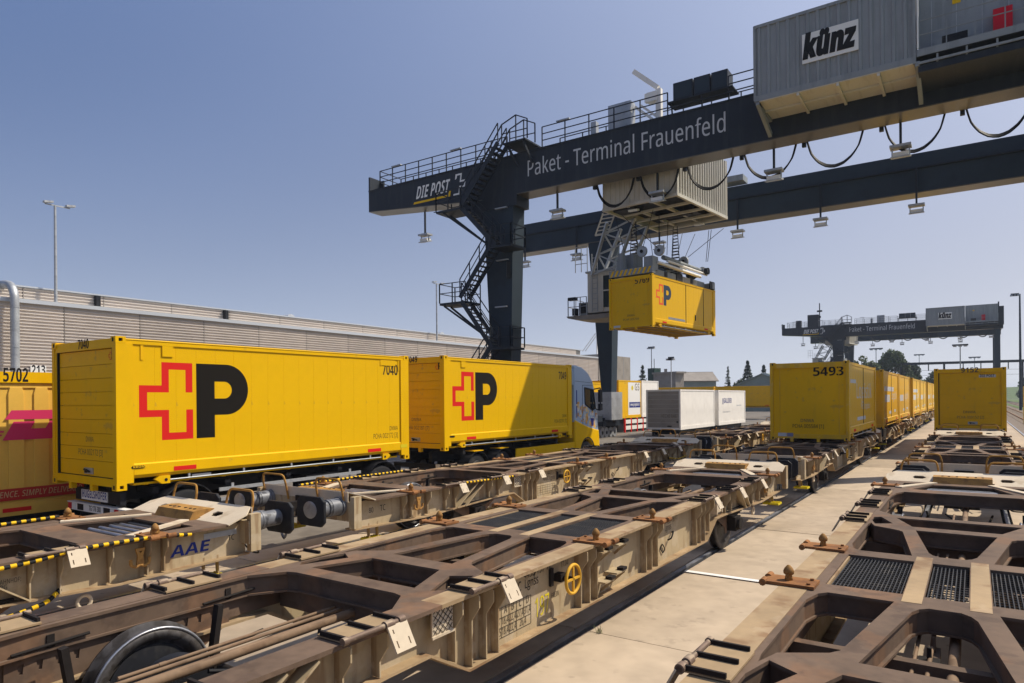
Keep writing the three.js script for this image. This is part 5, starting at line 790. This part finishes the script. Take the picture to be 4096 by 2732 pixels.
// ---------------------------------------------------------------- hoisting trolley, cab, spreader
const xc_ = -14.575 - Math.sin(-0.11) * 7.485 / 2, zc_ = -32.254 - Math.cos(-0.11) * 7.485 / 2;
function trolley(label, dx, dz, near) {
  const t = thing('hoist_trolley', label, 'crane trolley', [dx, 0, dz]);
  // ribbed house, slewed like the load: built round its own middle, then turned
  const slew = g => g.rotateY(-0.11).translate(-13.55, 0, -34.75), hp = (n, l, m) => part(n, (Array.isArray(l) ? l : [l]).map(slew), m, t);
  const hw = 2.12, hl = 2.95, y0 = 12.42, y1 = 15.6;
  hp('house_core', [box2(-hw + 0.06, hw - 0.06, y0 + 0.55, y1 - 0.05, -hl + 0.06, hl - 0.06)], M.craneWhite);
  hp('house_wall', corrugated(hw * 2, y1 - y0 - 0.14, 0.04, 0.28).translate(-hw, y0 + 0.14, hl - 0.05), M.craneWhite); hp('house_wall', corrugated(hl * 2, y1 - y0 - 0.14, 0.06, 0.28).rotateY(PI / 2).translate(hw - 0.06, y0 + 0.14, hl), M.craneWhite); hp('house_wall', box2(-hw, -hw + 0.05, y0 + 0.14, y1, -hl, hl), M.craneWhite); hp('house_wall', box2(-hw, hw, y0 + 0.14, y1, -hl, -hl + 0.05), M.craneWhite);
  hp('bottom_frame', [box2(-hw - 0.02, hw + 0.02, y0, y0 + 0.16, hl - 0.12, hl + 0.03), box2(-hw - 0.02, hw + 0.02, y0, y0 + 0.16, -hl, -hl + 0.15), box2(hw - 0.12, hw + 0.02, y0 + 0.004, y0 + 0.156, -hl + 0.15, hl - 0.12), box2(-hw, -hw + 0.14, y0 + 0.004, y0 + 0.156, -hl + 0.15, hl - 0.12)], M.craneWhite);
  hp('dark_interior_sheet', box2(-hw + 0.06, hw - 0.06, y0 + 0.5, y0 + 0.545, -hl + 0.06, hl - 0.06), M.black);  // black sheet paints in the darkness of the open underside above the beams
  for (const z of [-1.7, -0.3, 1.2]) hp('floor_beam', box2(-hw + 0.14, hw - 0.12, y0 + 0.03, y0 + 0.15, z - 0.07, z + 0.07), M.craneWhite);
  for (const x of [-1.0, 0.4]) hp('floor_beam', box2(x - 0.07, x + 0.07, y0 + 0.16, y0 + 0.28, -hl + 0.15, hl - 0.12), M.craneWhite);
  hp('corner_trim', [box2(hw - 0.06, hw + 0.015, y0 + 0.17, y1, hl - 0.07, hl + 0.012)], M.craneWhite);
  hp('hoist_machine', box(1.1, 0.5, 1.2, -1.4, y0 + 0.35, 1.6), M.black); hp('hoist_machine', box(0.8, 0.4, 1.6, 0.9, y0 + 0.35, -1.4), M.black); hp('hoist_drum', cylX(0.3, 2.0, 0, y0 + 0.38, -0.9, 20), M.black);
  part('work_light', box(0.5, 0.1, 0.3, -14.4, y0 - 0.1, -32.4, 0.2), M.lampGlass, t); part('work_light', box(0.5, 0.1, 0.3, -12.6, y0 - 0.1, -37.2, 0.2), M.lampGlass, t);
  part('running_beam', [box2(-16.6, -11.4, 15.75, 16.1, -42.6, -41.6), box2(-16.6, -11.4, 15.75, 16.0, -32.1, -30.2).translate(0, 0.06, -1.3)], M.craneGrey, t);
  // operator's cab on a lattice mast
  const m = M.galv, L = []; const A = [[-16.9, 12.5, -34.4], [-15.2, 12.5, -34.4], [-16.9, 12.5, -36.2], [-15.2, 12.5, -36.2]], B = [[-18.5, 9.9, -35.6], [-16.9, 9.7, -35.4], [-18.5, 9.9, -36.9], [-16.9, 9.7, -36.9]];
  A.forEach((a, k) => part('mast_chord', bar(a, B[k], 0.15), m, t));
  for (const [i, j] of [[0, 1], [2, 3], [0, 2], [1, 3]]) for (let k = 0; k < 5; k++) { const p = (q, s) => [lerp(A[q][0], B[q][0], s), lerp(A[q][1], B[q][1], s), lerp(A[q][2], B[q][2], s)]; part('mast_lacing', bar(p(k % 2 ? i : j, k / 5), p(k % 2 ? j : i, (k + 1) / 5), 0.075), m, t); }
  part('access_ladder', [bar([-17.4, 13.2, -34.9], [-17.9, 12.0, -34.9], 0.06), bar([-16.6, 13.2, -34.9], [-17.1, 12.0, -34.9], 0.06), ...[0, 1, 2, 3, 4, 5].map(k => bar([-17.4 - k * 0.09, 13.1 - k * 0.21, -34.9], [-16.6 - k * 0.09, 13.1 - k * 0.21, -34.9], 0.05)), bar([-17.9, 12.0, -34.9], [-17.1, 12.0, -34.9], 0.06)], M.craneWhite, t);
  part('cab_body', [box2(-18.95, -17.2, 7.75, 10.1, -37.6, -35.9)], M.craneWhite, t); part('cab_window', [box2(-17.9, -17.18, 8.0, 9.85, -35.92, -35.86)], M.glass, t); part('cab_window', [box2(-17.21, -17.17, 7.9, 9.9, -37.5, -36.0)], M.glass, t); part('cab_mullion', [box2(-17.92, -17.17, 8.95, 9.02, -35.9, -35.84), box2(-18.02, -17.9, 7.8, 9.95, -35.9, -35.84)], M.craneWhite, t);
  part('cab_roof', box2(-19.05, -17.1, 10.1, 10.2, -37.7, -35.8), m, t); part('cab_ladder', [bar([-18.6, 7.8, -35.8], [-18.6, 11.2, -35.8], 0.04), bar([-18.25, 7.8, -35.8], [-18.25, 11.2, -35.8], 0.04), ...Array.from({ length: 11 }, (_, k) => bar([-18.6, 7.95 + k * 0.3, -35.8], [-18.25, 7.95 + k * 0.3, -35.8], 0.03))], m, t);
  part('cab_platform', [slab([[-20.3, 7.62], [-17.0, 7.62], [-17.0, 7.4], [-18.6, 7.32], [-19.6, 7.38], [-20.2, 7.5]], 2.0).translate(0, 0, -37.7)], M.slatGrey, t);
  railing(t, [-20.2, 7.62, -35.75], [-18.95, 7.62, -35.75], 3, 1.1, [1, 0.5], m, 0.04, 0.035); railing(t, [-20.2, 7.62, -37.7], [-20.2, 7.62, -35.75], 2, 1.1, [1, 0.5], m, 0.04, 0.035); railing(t, [-19.7, 10.2, -35.8], [-18.9, 10.2, -35.8], 2, 1.5, [1, 0.66, 0.33], m, 0.04, 0.035);
  part('air_conditioner', [box2(-19.55, -18.95, 7.66, 8.4, -36.6, -35.9)], M.craneGrey, t); part('fan_grille', box2(-19.45, -19.05, 7.76, 8.3, -35.9, -35.88), M.black, t); part('camera_box', [box(0.5, 0.18, 0.3, -19.9, 8.65, -35.8), cylY(0.2, 0.4, -19.9, 7.9, -36.1, 14)], M.anthracite, t);
  // spreader and ropes
  const s = thing('spreader', near ? 'grey spreader frame with pulleys gripping the hanging yellow container' : 'small distant spreader under the far crane', 'spreader', [xc_ + dx, near ? 0 : -0.2, zc_ + dz], near ? -0.11 : 0);
  const Y = 8.95;
  part('main_beam', [box2(-0.85, -0.6, Y + 0.12, Y + 0.42, -3.2, 3.2), box2(0.6, 0.85, Y + 0.12, Y + 0.42, -3.2, 3.2)], M.craneGrey, s); part('cross_beam', [box2(-0.9, 0.9, Y + 0.1, Y + 0.5, -0.35, 0.35), box2(-0.9, 0.9, Y + 0.14, Y + 0.4, 1.4, 1.65), box2(-0.9, 0.9, Y + 0.14, Y + 0.4, -1.65, -1.4)], M.black, s);
  for (const q of [-1, 1]) { const eb = part('end_beam', [box2(-1.27, 1.27, Y + 0.04, Y + 0.38, q * 3.55 - 0.16, q * 3.55 + 0.16)], M.craneGrey, s); const st = []; for (let k = 0; k < 9; k++) st.push(slab([[-1.22 + k * 0.27, Y + 0.06], [-1.1 + k * 0.27, Y + 0.06], [-0.95 + k * 0.27, Y + 0.36], [-1.07 + k * 0.27, Y + 0.36]], 0.006).translate(0, 0, q > 0 ? 3.711 : -3.717)); part('yellow_stripe', st, M.postYellow, eb); for (const x of [-1.13, 1.13]) part('twistlock', [box2(x - 0.08, x + 0.08, Y - 0.03, Y + 0.05, q * 3.6 - 0.08, q * 3.6 + 0.08)], M.black, s); }
  part('slide_tube', [rod([1.02, Y + 0.72, 2.7], [1.02, Y + 0.62, -2.3], 0.17, 12)], M.whiteDirty, s); part('slide_tube', [rod([0.7, Y + 1.2, 1.5], [0.72, Y + 1.1, -3.1], 0.24, 12)], M.craneGrey, s); part('slide_tube', [rod([1.0, Y + 0.95, 1.6], [1.0, Y + 0.85, -3.2], 0.14, 12)], M.whiteDirty, s); part('slide_tube', [rod([-0.95, Y + 0.8, 2.9], [-0.95, Y + 0.7, -2.6], 0.2, 12)], M.craneGrey, s); part('end_roller', [cylZ(0.2, 0.12, 0.75, Y + 1.15, -3.2, 18)], M.white, s); part('lifting_lug', [slab([[-0.25, 0], [0.25, 0], [0.12, 0.95], [-0.12, 0.95]], 0.3).translate(-0.85, Y + 0.4, 3.0)], M.craneGrey, s); for (let k = 0; k < 10; k++) part('hydraulic_hose', rod([0.55 + 0.1 * (k % 3), Y + 0.5 + 0.05 * (k % 4), 2.6 - k * 0.5], [0.85, Y + 0.62, 2.2 - k * 0.5], 0.06, 6), M.black, s);
  for (const q of [[0.7, 0.9, 1.0, -0.75, Y + 0.9, 2.2], [0.6, 0.5, 1.6, 0.3, Y + 0.75, 0.2], [0.5, 0.7, 0.6, 0.75, Y + 0.65, 2.9], [1.6, 0.4, 0.8, 0, Y + 1.0, -0.6]]) part('head_block', box(...q), M.craneGrey, s);
  for (const [x, z] of [[-0.1, 2.3], [0.7, 1.9], [0.3, -1.7], [-0.7, -2.3]]) { const pu = part('sheave', [cylZ(0.29, 0.12, x, Y + 1.5, z, 28)], M.galv, s); part('sheave_hub', [cylZ(0.09, 0.2, x, Y + 1.5, z, 14)], M.black, pu); }
  part('motor', [box(0.4, 0.3, 0.8, -0.2, Y + 0.6, -2.4), cylZ(0.16, 0.7, 0.6, Y + 0.68, -2.0, 14), box(0.5, 0.25, 0.5, -0.4, Y + 0.6, 1.0), cylX(0.2, 0.2, 1.15, Y + 1.0, -2.9, 16)], M.black, s);
  part('corner_flap', [slab([[-0.35, 0], [0.35, 0], [0.3, 0.42], [-0.3, 0.42]], 0.06).rotateY(PI / 2).translate(1.2, Y + 0.02, -3.4), box(0.1, 0.4, 0.7, -1.22, Y + 0.2, -3.4)], M.black, s);
  const top = 12.35; const rope = (a, b) => part('hoist_rope', rod(a, b, 0.035, 5), M.black, s);
  for (const [x, z, X, Z] of [[-0.1, 2.3, 0.9, 2.9], [0.7, 1.9, -0.9, 2.9], [0.3, -1.7, 0.2, -3.4], [-0.7, -2.3, -1.2, -3.4], [1.1, -2.9, 1.2, -3.1], [1.2, -2.9, 1.35, -3.1], [0.7, 1.9, 0.75, 2.0], [0.9, -1.0, 2.0, -3.3], [-0.4, 0.6, -1.6, -1.2], [0.9, 0.2, -0.2, -2.6], [0.3, 0.3, 0.35, 0.25], [-1.0, 2.6, -1.4, 2.8]]) rope([x, Y + 1.55, z], [X, top, Z]);
  for (const [x, z] of [[0.15, -1.0], [-1.0, 1.6]]) { const q = []; for (let k = 0; k < 13; k++) { const y = Y + 1.1 + k * (top - Y - 1.1) / 13, w = 0.26 - k * 0.015; q.push(box(w * 2, 0.035, w, x, y, z)); } q.push(bar([x - 0.26, Y + 1, z], [x - 0.12, top, z], 0.03), bar([x + 0.26, Y + 1, z], [x + 0.12, top, z], 0.03)); part('cable_basket', q, M.black, s); }
}
trolley('pale ribbed hoist house under the near crane, with the operator cab hanging at its left', 0, 0, true);
trolley('pale hoist house at the left leg of the far crane', -7.3, -107.5, false);

// ---------------------------------------------------------------- terminal hall on the left
{
  const t = thing('terminal_hall', 'long low hall clad in ribbed pale metal sheets behind the trucks', 'building', [-41.4, -0.4, 0]); t.scale.setScalar(1.15);   // unit below: 1.15 m
  part('hall_core', [box2(-42, -0.16, -0.3, 7.28, -70.6, 24), box2(-42, -1.02, 7.28, 8.1, -68.2, 24)], M.slatGrey, t);
  const rib = (h, w, pitch = 0.15, d = 0.075) => geo(corrugated(h, w, d, pitch).rotateZ(PI / 2).rotateY(PI / 2));
  const P = 3.57, lowG = rib(7.3, P - 0.03), upG = rib(0.72, P - 0.03, 0.15, 0.07);
  for (let k = -10; k < 16; k++) { const z = -14.83 - k * P; mesh('cladding_panel', lowG, [M.cladding, M.claddingB, M.cladding, M.claddingC][(k * 7 + 70) % 4], t, [-0.06, 0, z - P + 0.015]); }
  for (let k = -10; k < 15; k++) { const z = -13.44 - k * P; mesh('parapet_panel', upG, M.cladding, t, [-0.92, 7.42, z - P + 0.015]); }
  part('gutter', [box2(-1.0, 0.1, 7.3, 7.4, -70.7, 24), box2(0.02, 0.14, 7.28, 7.46, -70.7, 24)], M.roofEdge, t); part('parapet_cap', [box2(-1.3, -0.78, 8.13, 8.2, -68.3, 24)], M.roofEdge, t);
  part('end_block', [box2(-20, 0.06, -0.3, 7.8, -79.4, -70.72)], M.slatGrey, t); for (const z of [-73, -75.2, -77.4]) part('block_seam', box2(0.06, 0.075, 0, 7.7, z - 0.02, z + 0.02), M.galv, t);
  part('duct', [tube([[0.5, -0.1, -12.62], [0.5, 4, -12.62], [0.5, 7.1, -12.62], [0.42, 7.65, -12.62], [0.1, 8.0, -12.62], [-0.7, 8.15, -12.62], [-5, 8.3, -12.62]], 0.175, 60, 16)], M.galv, t); part('duct_collar', [1.2, 3.2, 5.2, 7.0].map(y => cylY(0.185, 0.05, 0.5, y, -12.62, 20)), M.galv, t);
  const sg = part('dock_number', box2(0.02, 0.06, 3.92, 4.42, -14.02, -13.38), M.white, t); lettering('213', 0.3, M.ink, sg, [0.062, 4.03, -13.42], 'x+', { width: 0.56 });
  part('roof_vent', [box2(-0.9, -0.6, 7.5, 8.1, -16.75, -16.55)], M.black, t); part('roof_vent', [box2(-0.9, -0.6, 7.5, 8.1, -23.9, -23.7)], M.black, t);
  for (const z of [-30, -46, -58]) part('roof_light', [cylX(0.35, 0.6, -3, 8.3, z, 14)], M.roofEdge, t);
  const mastOn = (lab, z, h) => { const p = thing('roof_lamp', lab, 'lamp post', [-41.8, 8.11, z], 0, 'lamp posts on the hall roof edge'); part('mast', cylY(0.085, h, 0, h / 2, 0, 12, 0.06), M.galv, p); part('foot', box(0.4, 0.05, 0.4, 0, 0.025, 0), M.galv, p); part('arm', bar([0, h, 0.5], [0, h, -0.75], 0.06), M.galv, p); for (const s of [-0.75, 0.35]) part('lamp_head', box(0.25, 0.1, 0.45, 0.05, h + 0.12, s, 0.15), M.galv, p); };
  mastOn('lamp post on the hall roof at the far left', -16.8, 5.46); mastOn('lamp post on the hall roof left of the near crane leg', -48.9, 5.5);
  const w = thing('roof_marker', 'red and white chequered board on the hall roof behind the far crane leg', 'sign', [-42.5, 8.57, -88]); part('board', box2(0, 0.1, 0.2, 4.0, -1.1, 0.5), M.white, w); const q = []; for (let i = 0; i < 5; i++) for (let j = 0; j < 3; j++) if ((i + j) % 2) q.push(box2(0.101, 0.11, 0.25 + i * 0.74, 0.95 + i * 0.74, -1.05 + j * 0.52, -0.57 + j * 0.52)); part('red_square', q, M.red, w); part('stand', [bar([0.05, -0.02, -0.9], [0.05, 0.3, -0.9], 0.1), bar([0.05, -0.02, 0.3], [0.05, 0.3, 0.3], 0.1)], M.galv, w);
  const c = thing('roof_ladder', 'slanted white service ladder on the hall roof left of the far crane leg', 'ladder', [-42.5, 8.9, -80.5]); part('ladder_rail', [bar([0, 0.0, 1.5], [0, 2.6, -2.2], 0.09)], M.galv, c); part('ladder_rail', bar([0.4, 0.0, 1.5], [0.4, 2.6, -2.2], 0.09), M.galv, c); part('ladder_post', [bar([0.2, -0.5, -2.2], [0.2, 2.8, -2.2], 0.12)], M.white, c);
}
// ---------------------------------------------------------------- houses, masts, portal, trees
function house(label, x, z, w, l, eave, ridge, turn, mw, mr) {
  const t = thing('barn', label, 'building', [x, 0, z], turn); part('wall', slab([[-w / 2, -0.3], [w / 2, -0.3], [w / 2, eave], [0, ridge], [-w / 2, eave]], l).translate(0, 0, -l / 2), mw, t);
  for (const s of [-1, 1]) { const a = Math.atan2(ridge - eave, w / 2), L = Math.hypot(ridge - eave, w / 2) + 0.5; part('roof', box(L, 0.16, l + 0.8, s * (w / 4 + 0.12), (eave + ridge) / 2 + 0.02, 0, 0, 0, -s * a), mr, t); }
  for (let k = 0; k < 5; k++) { const f = part('window', box2(-w / 2 - 0.03, -w / 2 + 0.02, eave * 0.45, eave * 0.8, -l / 2 + 1.5 + k * (l - 3) / 5, -l / 2 + 1.5 + k * (l - 3) / 5 + 1.6), M.barnGreen, t); part('pane', box2(-w / 2 - 0.035, -w / 2 - 0.031, eave * 0.48, eave * 0.77, -l / 2 + 1.6 + k * (l - 3) / 5, -l / 2 + 1.6 + k * (l - 3) / 5 + 1.4), M.glass, f); }
  part('chimney', box(0.5, 1, 0.5, w * 0.1, ridge + 0.3, l * 0.3), M.slatGrey, t);
}
house('grey barn with a pale gable behind the white containers', -46.5, -126.5, 7, 11, 5.8, 7.4, -0.98, M.barnGreen, M.roofTile);
house('low green-grey barn roof left of the yellow 5493 container', -32.2, -138, 12, 10, 4.6, 7.0, -0.2, M.barnGreen, M.barnGreen);
{ const t = thing('small_tower', 'dark green tower with a flat top left of the grey barn', 'tower', [-46.8, 0, -113.5], -0.4); part('shaft', box2(-0.8, 0.8, -0.3, 7.9, -0.8, 0.8), flat(0.03, 0.06, 0.05, 0.8), t); part('aerial', bar([0, 7.9, 0], [0, 9.6, 0], 0.08), M.black, t); part('flat_wing', [box2(0.8, 6, -0.3, 6.8, -1, 1), box2(0.6, 6.4, 6.8, 7.1, -1.2, 1.2)], M.slatGrey, t); }
function mast(label, x, z, h, o = {}) {
  const t = thing('light_mast', label, 'light mast', [x, -0.1, z], o.turn || 0, 'tall lighting masts'); part('pole', cylY(o.r || 0.16, h, 0, h / 2, 0, 10, (o.r || 0.16) * 0.55), o.m || M.galv, t);
  part('head_frame', box(o.w || 3, 0.3, 0.3, o.dx || 0, h, 0), M.anthracite, t); for (let k = -1; k <= 1; k++) part('lamp_head', box(0.6, 0.25, 0.6, (o.dx || 0) + k * (o.w || 3) * 0.33, h - 0.22, 0.25), M.galv, t);
}
mast('light mast left of the near container row, behind the barns', -55, -132, 13.2, { w: 1.4 }); mast('light mast above the pale shrub tree', -20.3, -192, 14.6); mast('faint light mast between the round tree and the far crane leg', -14.7, -256, 16); mast('tall thin light mast left of the far crane right leg', -2.2, -156, 12.4, { w: 2.6 }); mast('light mast behind the steel portal beam', 0.1, -242, 13.9); mast('slim light mast beside the crane leg, over the poster container', -35.4, -92, 8.4, { w: 0.8, r: 0.1 });
mast('tall mast with a bent head at the right edge of the picture', 6.75, -150, 20.6, { w: 1.2, dx: -0.7, r: 0.24, m: M.anthraciteB });
{ const t = thing('steel_portal', 'horizontal steel portal beam over the tracks before the round tree', 'portal', [0, 0, 0]); part('beam', bar([-14, 9.7, -174], [9, 10.05, -185], 0.55), M.anthracite, t); for (const [x, z] of [[-13.5, -174], [-5.5, -178], [3.8, -182.5], [8.7, -185]]) part('column', bar([x, -0.1, z], [x, 9.9, z], 0.4), M.anthracite, t); for (const x of [-8.5, -2, 1.2, 6]) part('hanger', bar([x, 8.2, -179], [x, 9.9, -179], 0.2), M.anthracite, t); for (const y of [7.2, 8.3]) part('contact_wire', bar([-12, y, -178], [12, y, -188], 0.05), M.black, t); }
{ const t = thing('mesh_fence', 'dark mesh fence along the verge at the far right', 'fence', [10.8, 0, -110]); for (let k = 0; k < 24; k++) part('fence_post', bar([k * 0.28, -0.1, -k * 5], [k * 0.28, 1.9, -k * 5], 0.09), M.anthracite, t); for (const y of [0.3, 0.8, 1.3, 1.8]) part('fence_wire', bar([0, y, 0], [6.44, y, -115], 0.035), M.anthracite, t); }
// crowns from many small leaf faces
function crown(seed, n, size, sample, squash = 1) {
  const r = rng(seed), pos = []; const v = V3(), e = new THREE.Euler(), m = new THREE.Matrix4();
  for (let i = 0; i < n; i++) { const p = sample(r); e.set(r() * 6.3, r() * 6.3, r() * 6.3); m.makeRotationFromEuler(e); const s = size * (0.6 + 0.8 * r()); for (const [a, b] of [[-0.5, 0], [0, -0.62], [0.5, 0], [-0.5, 0], [0.5, 0], [0, 0.62]]) { v.set(a * s, b * s, (a * a) * s * 0.5).applyMatrix4(m); pos.push(p[0] + v.x, p[1] + v.y * squash, p[2] + v.z); } }
  const g = new THREE.BufferGeometry(); g.setAttribute('position', new THREE.Float32BufferAttribute(pos, 3)); g.computeVertexNormals(); return g;
}
function roundTree(label, x, z, h, R, m, seed, size = 0.42, n = 5200) {
  const t = thing('broadleaf_tree', label, 'tree', [x, -0.1, z], 0, 'trees on the skyline'), r = rng(seed * 7), cl = [];
  for (let k = 0; k < 34; k++) { const a = r() * 6.283, u = r() * 2 - 1, q = Math.sqrt(1 - u * u) * (0.5 + 0.5 * r()); cl.push([Math.cos(a) * q * R * 0.8, h * 0.58 + u * h * 0.36, Math.sin(a) * q * R * 0.8, R * (0.2 + 0.2 * r())]); }
  part('trunk', [cylY(R * 0.09, h * 0.6, 0, h * 0.3, 0, 9, R * 0.04), bar([0, h * 0.35, 0], [R * 0.5, h * 0.65, R * 0.2], R * 0.05), bar([0, h * 0.4, 0], [-R * 0.45, h * 0.7, -R * 0.2], R * 0.05), bar([0, h * 0.45, 0], [R * 0.1, h * 0.85, 0.3], R * 0.05)], M.bark, t);
  part('crown', crown(seed, n, size, r => { const c = cl[Math.floor(r() * cl.length)]; const a = r() * 6.283, u = r() * 2 - 1, q = Math.sqrt(1 - u * u), k = c[3] * (0.55 + 0.5 * r()); return [c[0] + Math.cos(a) * q * k, Math.max(1.0, c[1] + u * k * 0.85), c[2] + Math.sin(a) * q * k]; }), m, t);
}
function conifer(label, x, z, h, R, m, seed, open = 0, n = 4200) {
  const t = thing('conifer_tree', label, 'tree', [x, -0.1, z], 0, 'trees on the skyline'); part('trunk', cylY(0.2, h, 0, h / 2, 0, 8, 0.03), M.bark, t);
  const tiers = Math.round(h * 1.3);
  part('crown', crown(seed, n, open ? 0.3 : 0.34, r => { const k = Math.pow(r(), 1.5), tier = lerp(Math.floor(k * tiers) / tiers, k, 0.6), y = h * (0.06 + 0.94 * (1 - (1 - tier) * 1)); const f = 1 - tier; const b = Math.floor(r() * 9) / 9 * 6.283 + tier * 21, rad = R * (f * 0.95 + 0.03) * Math.pow(r(), open ? 0.8 : 0.45), a = b + (r() - 0.5) * (open ? 0.35 : 0.8); return [Math.cos(a) * rad, y - rad * (open ? 0.05 : 0.35) + (r() - 0.5) * 0.35, Math.sin(a) * rad]; }, 0.6), m, t);
}
conifer('spiky open cedar behind the poster container', -44.5, -103, 8.2, 2.0, M.needle, 5, 1, 1500); conifer('thin bare-looking conifer right of the barn', -48, -161, 10.2, 1.7, M.needleB, 6, 1, 1100);
conifer('tall dense dark conifer, taller of the pair left of 5493', -38.6, -143, 10.4, 3.0, M.needle, 7); conifer('shorter dense dark conifer close to the 5493 container', -35.9, -145, 9.5, 2.4, M.needle, 8); conifer('low dark conifer between the barn and the thin conifer', -44.5, -150, 6.4, 1.7, M.needle, 9, 0, 2000);
roundTree('pale feathery tree at the foot of the far crane leg', -20.8, -168, 12.4, 2.3, M.leafC, 11, 0.36, 2600); roundTree('second pale feathery tree, right of the far crane leg', -18.6, -170, 10.8, 2.0, M.leafC, 12, 0.36, 2200);
roundTree('large round dark green tree above the yellow container row', -15.0, -176, 12.7, 4.5, M.leafA, 13, 0.42, 13000); roundTree('dark tree leaning against the large round tree on its left', -18.0, -178, 9.8, 2.9, M.leafB, 14, 0.42, 4500); roundTree('dark green tree at the right of the large round tree', -12.2, -179, 10, 2.9, M.leafB, 15, 0.42, 4500); roundTree('low green tree just left of the 9152 container', -8.0, -200, 8.4, 3.4, M.leafB, 16, 0.45, 4500);
roundTree('dark bush tree behind the barns at left', -40.8, -147, 6.5, 2.4, M.leafB, 17, 0.36, 2600); roundTree('rounded tree at the far right edge', 24, -300, 9.5, 6, M.leafB, 18, 0.7, 4500); roundTree('low tree far off to the right of the 9152 container', 16.5, -300, 8.2, 5, M.leafA, 19, 0.7, 4000);
scene.fog = new THREE.FogExp2(new THREE.Color().setRGB(0.78, 0.86, 1.0), 0.0004);
{ // distant wooded rise closing the horizon
  const hl = structure('hills'), r = rng(33); const P = []; for (let k = 0; k <= 90; k++) { const a = -1.45 + k / 90 * 2.2; const R = 620; P.push([Math.sin(a) * R, 7 + 5 * Math.sin(k * 0.35) + 4 * Math.sin(k * 0.9 + 1) + r() * 1.6, -Math.cos(a) * R]); }
  const pos = []; for (let k = 0; k < 90; k++) { const A = P[k], B = P[k + 1]; pos.push(A[0], -1, A[2], B[0], -1, B[2], B[0] * 1.08, B[1], B[2] * 1.08, A[0], -1, A[2], B[0] * 1.08, B[1], B[2] * 1.08, A[0] * 1.08, A[1], A[2] * 1.08); }
  const g = new THREE.BufferGeometry(); g.setAttribute('position', new THREE.Float32BufferAttribute(pos, 3)); g.computeVertexNormals(); part('wooded_rise', g, M.grass, hl);
}

renderer.render(scene, camera);
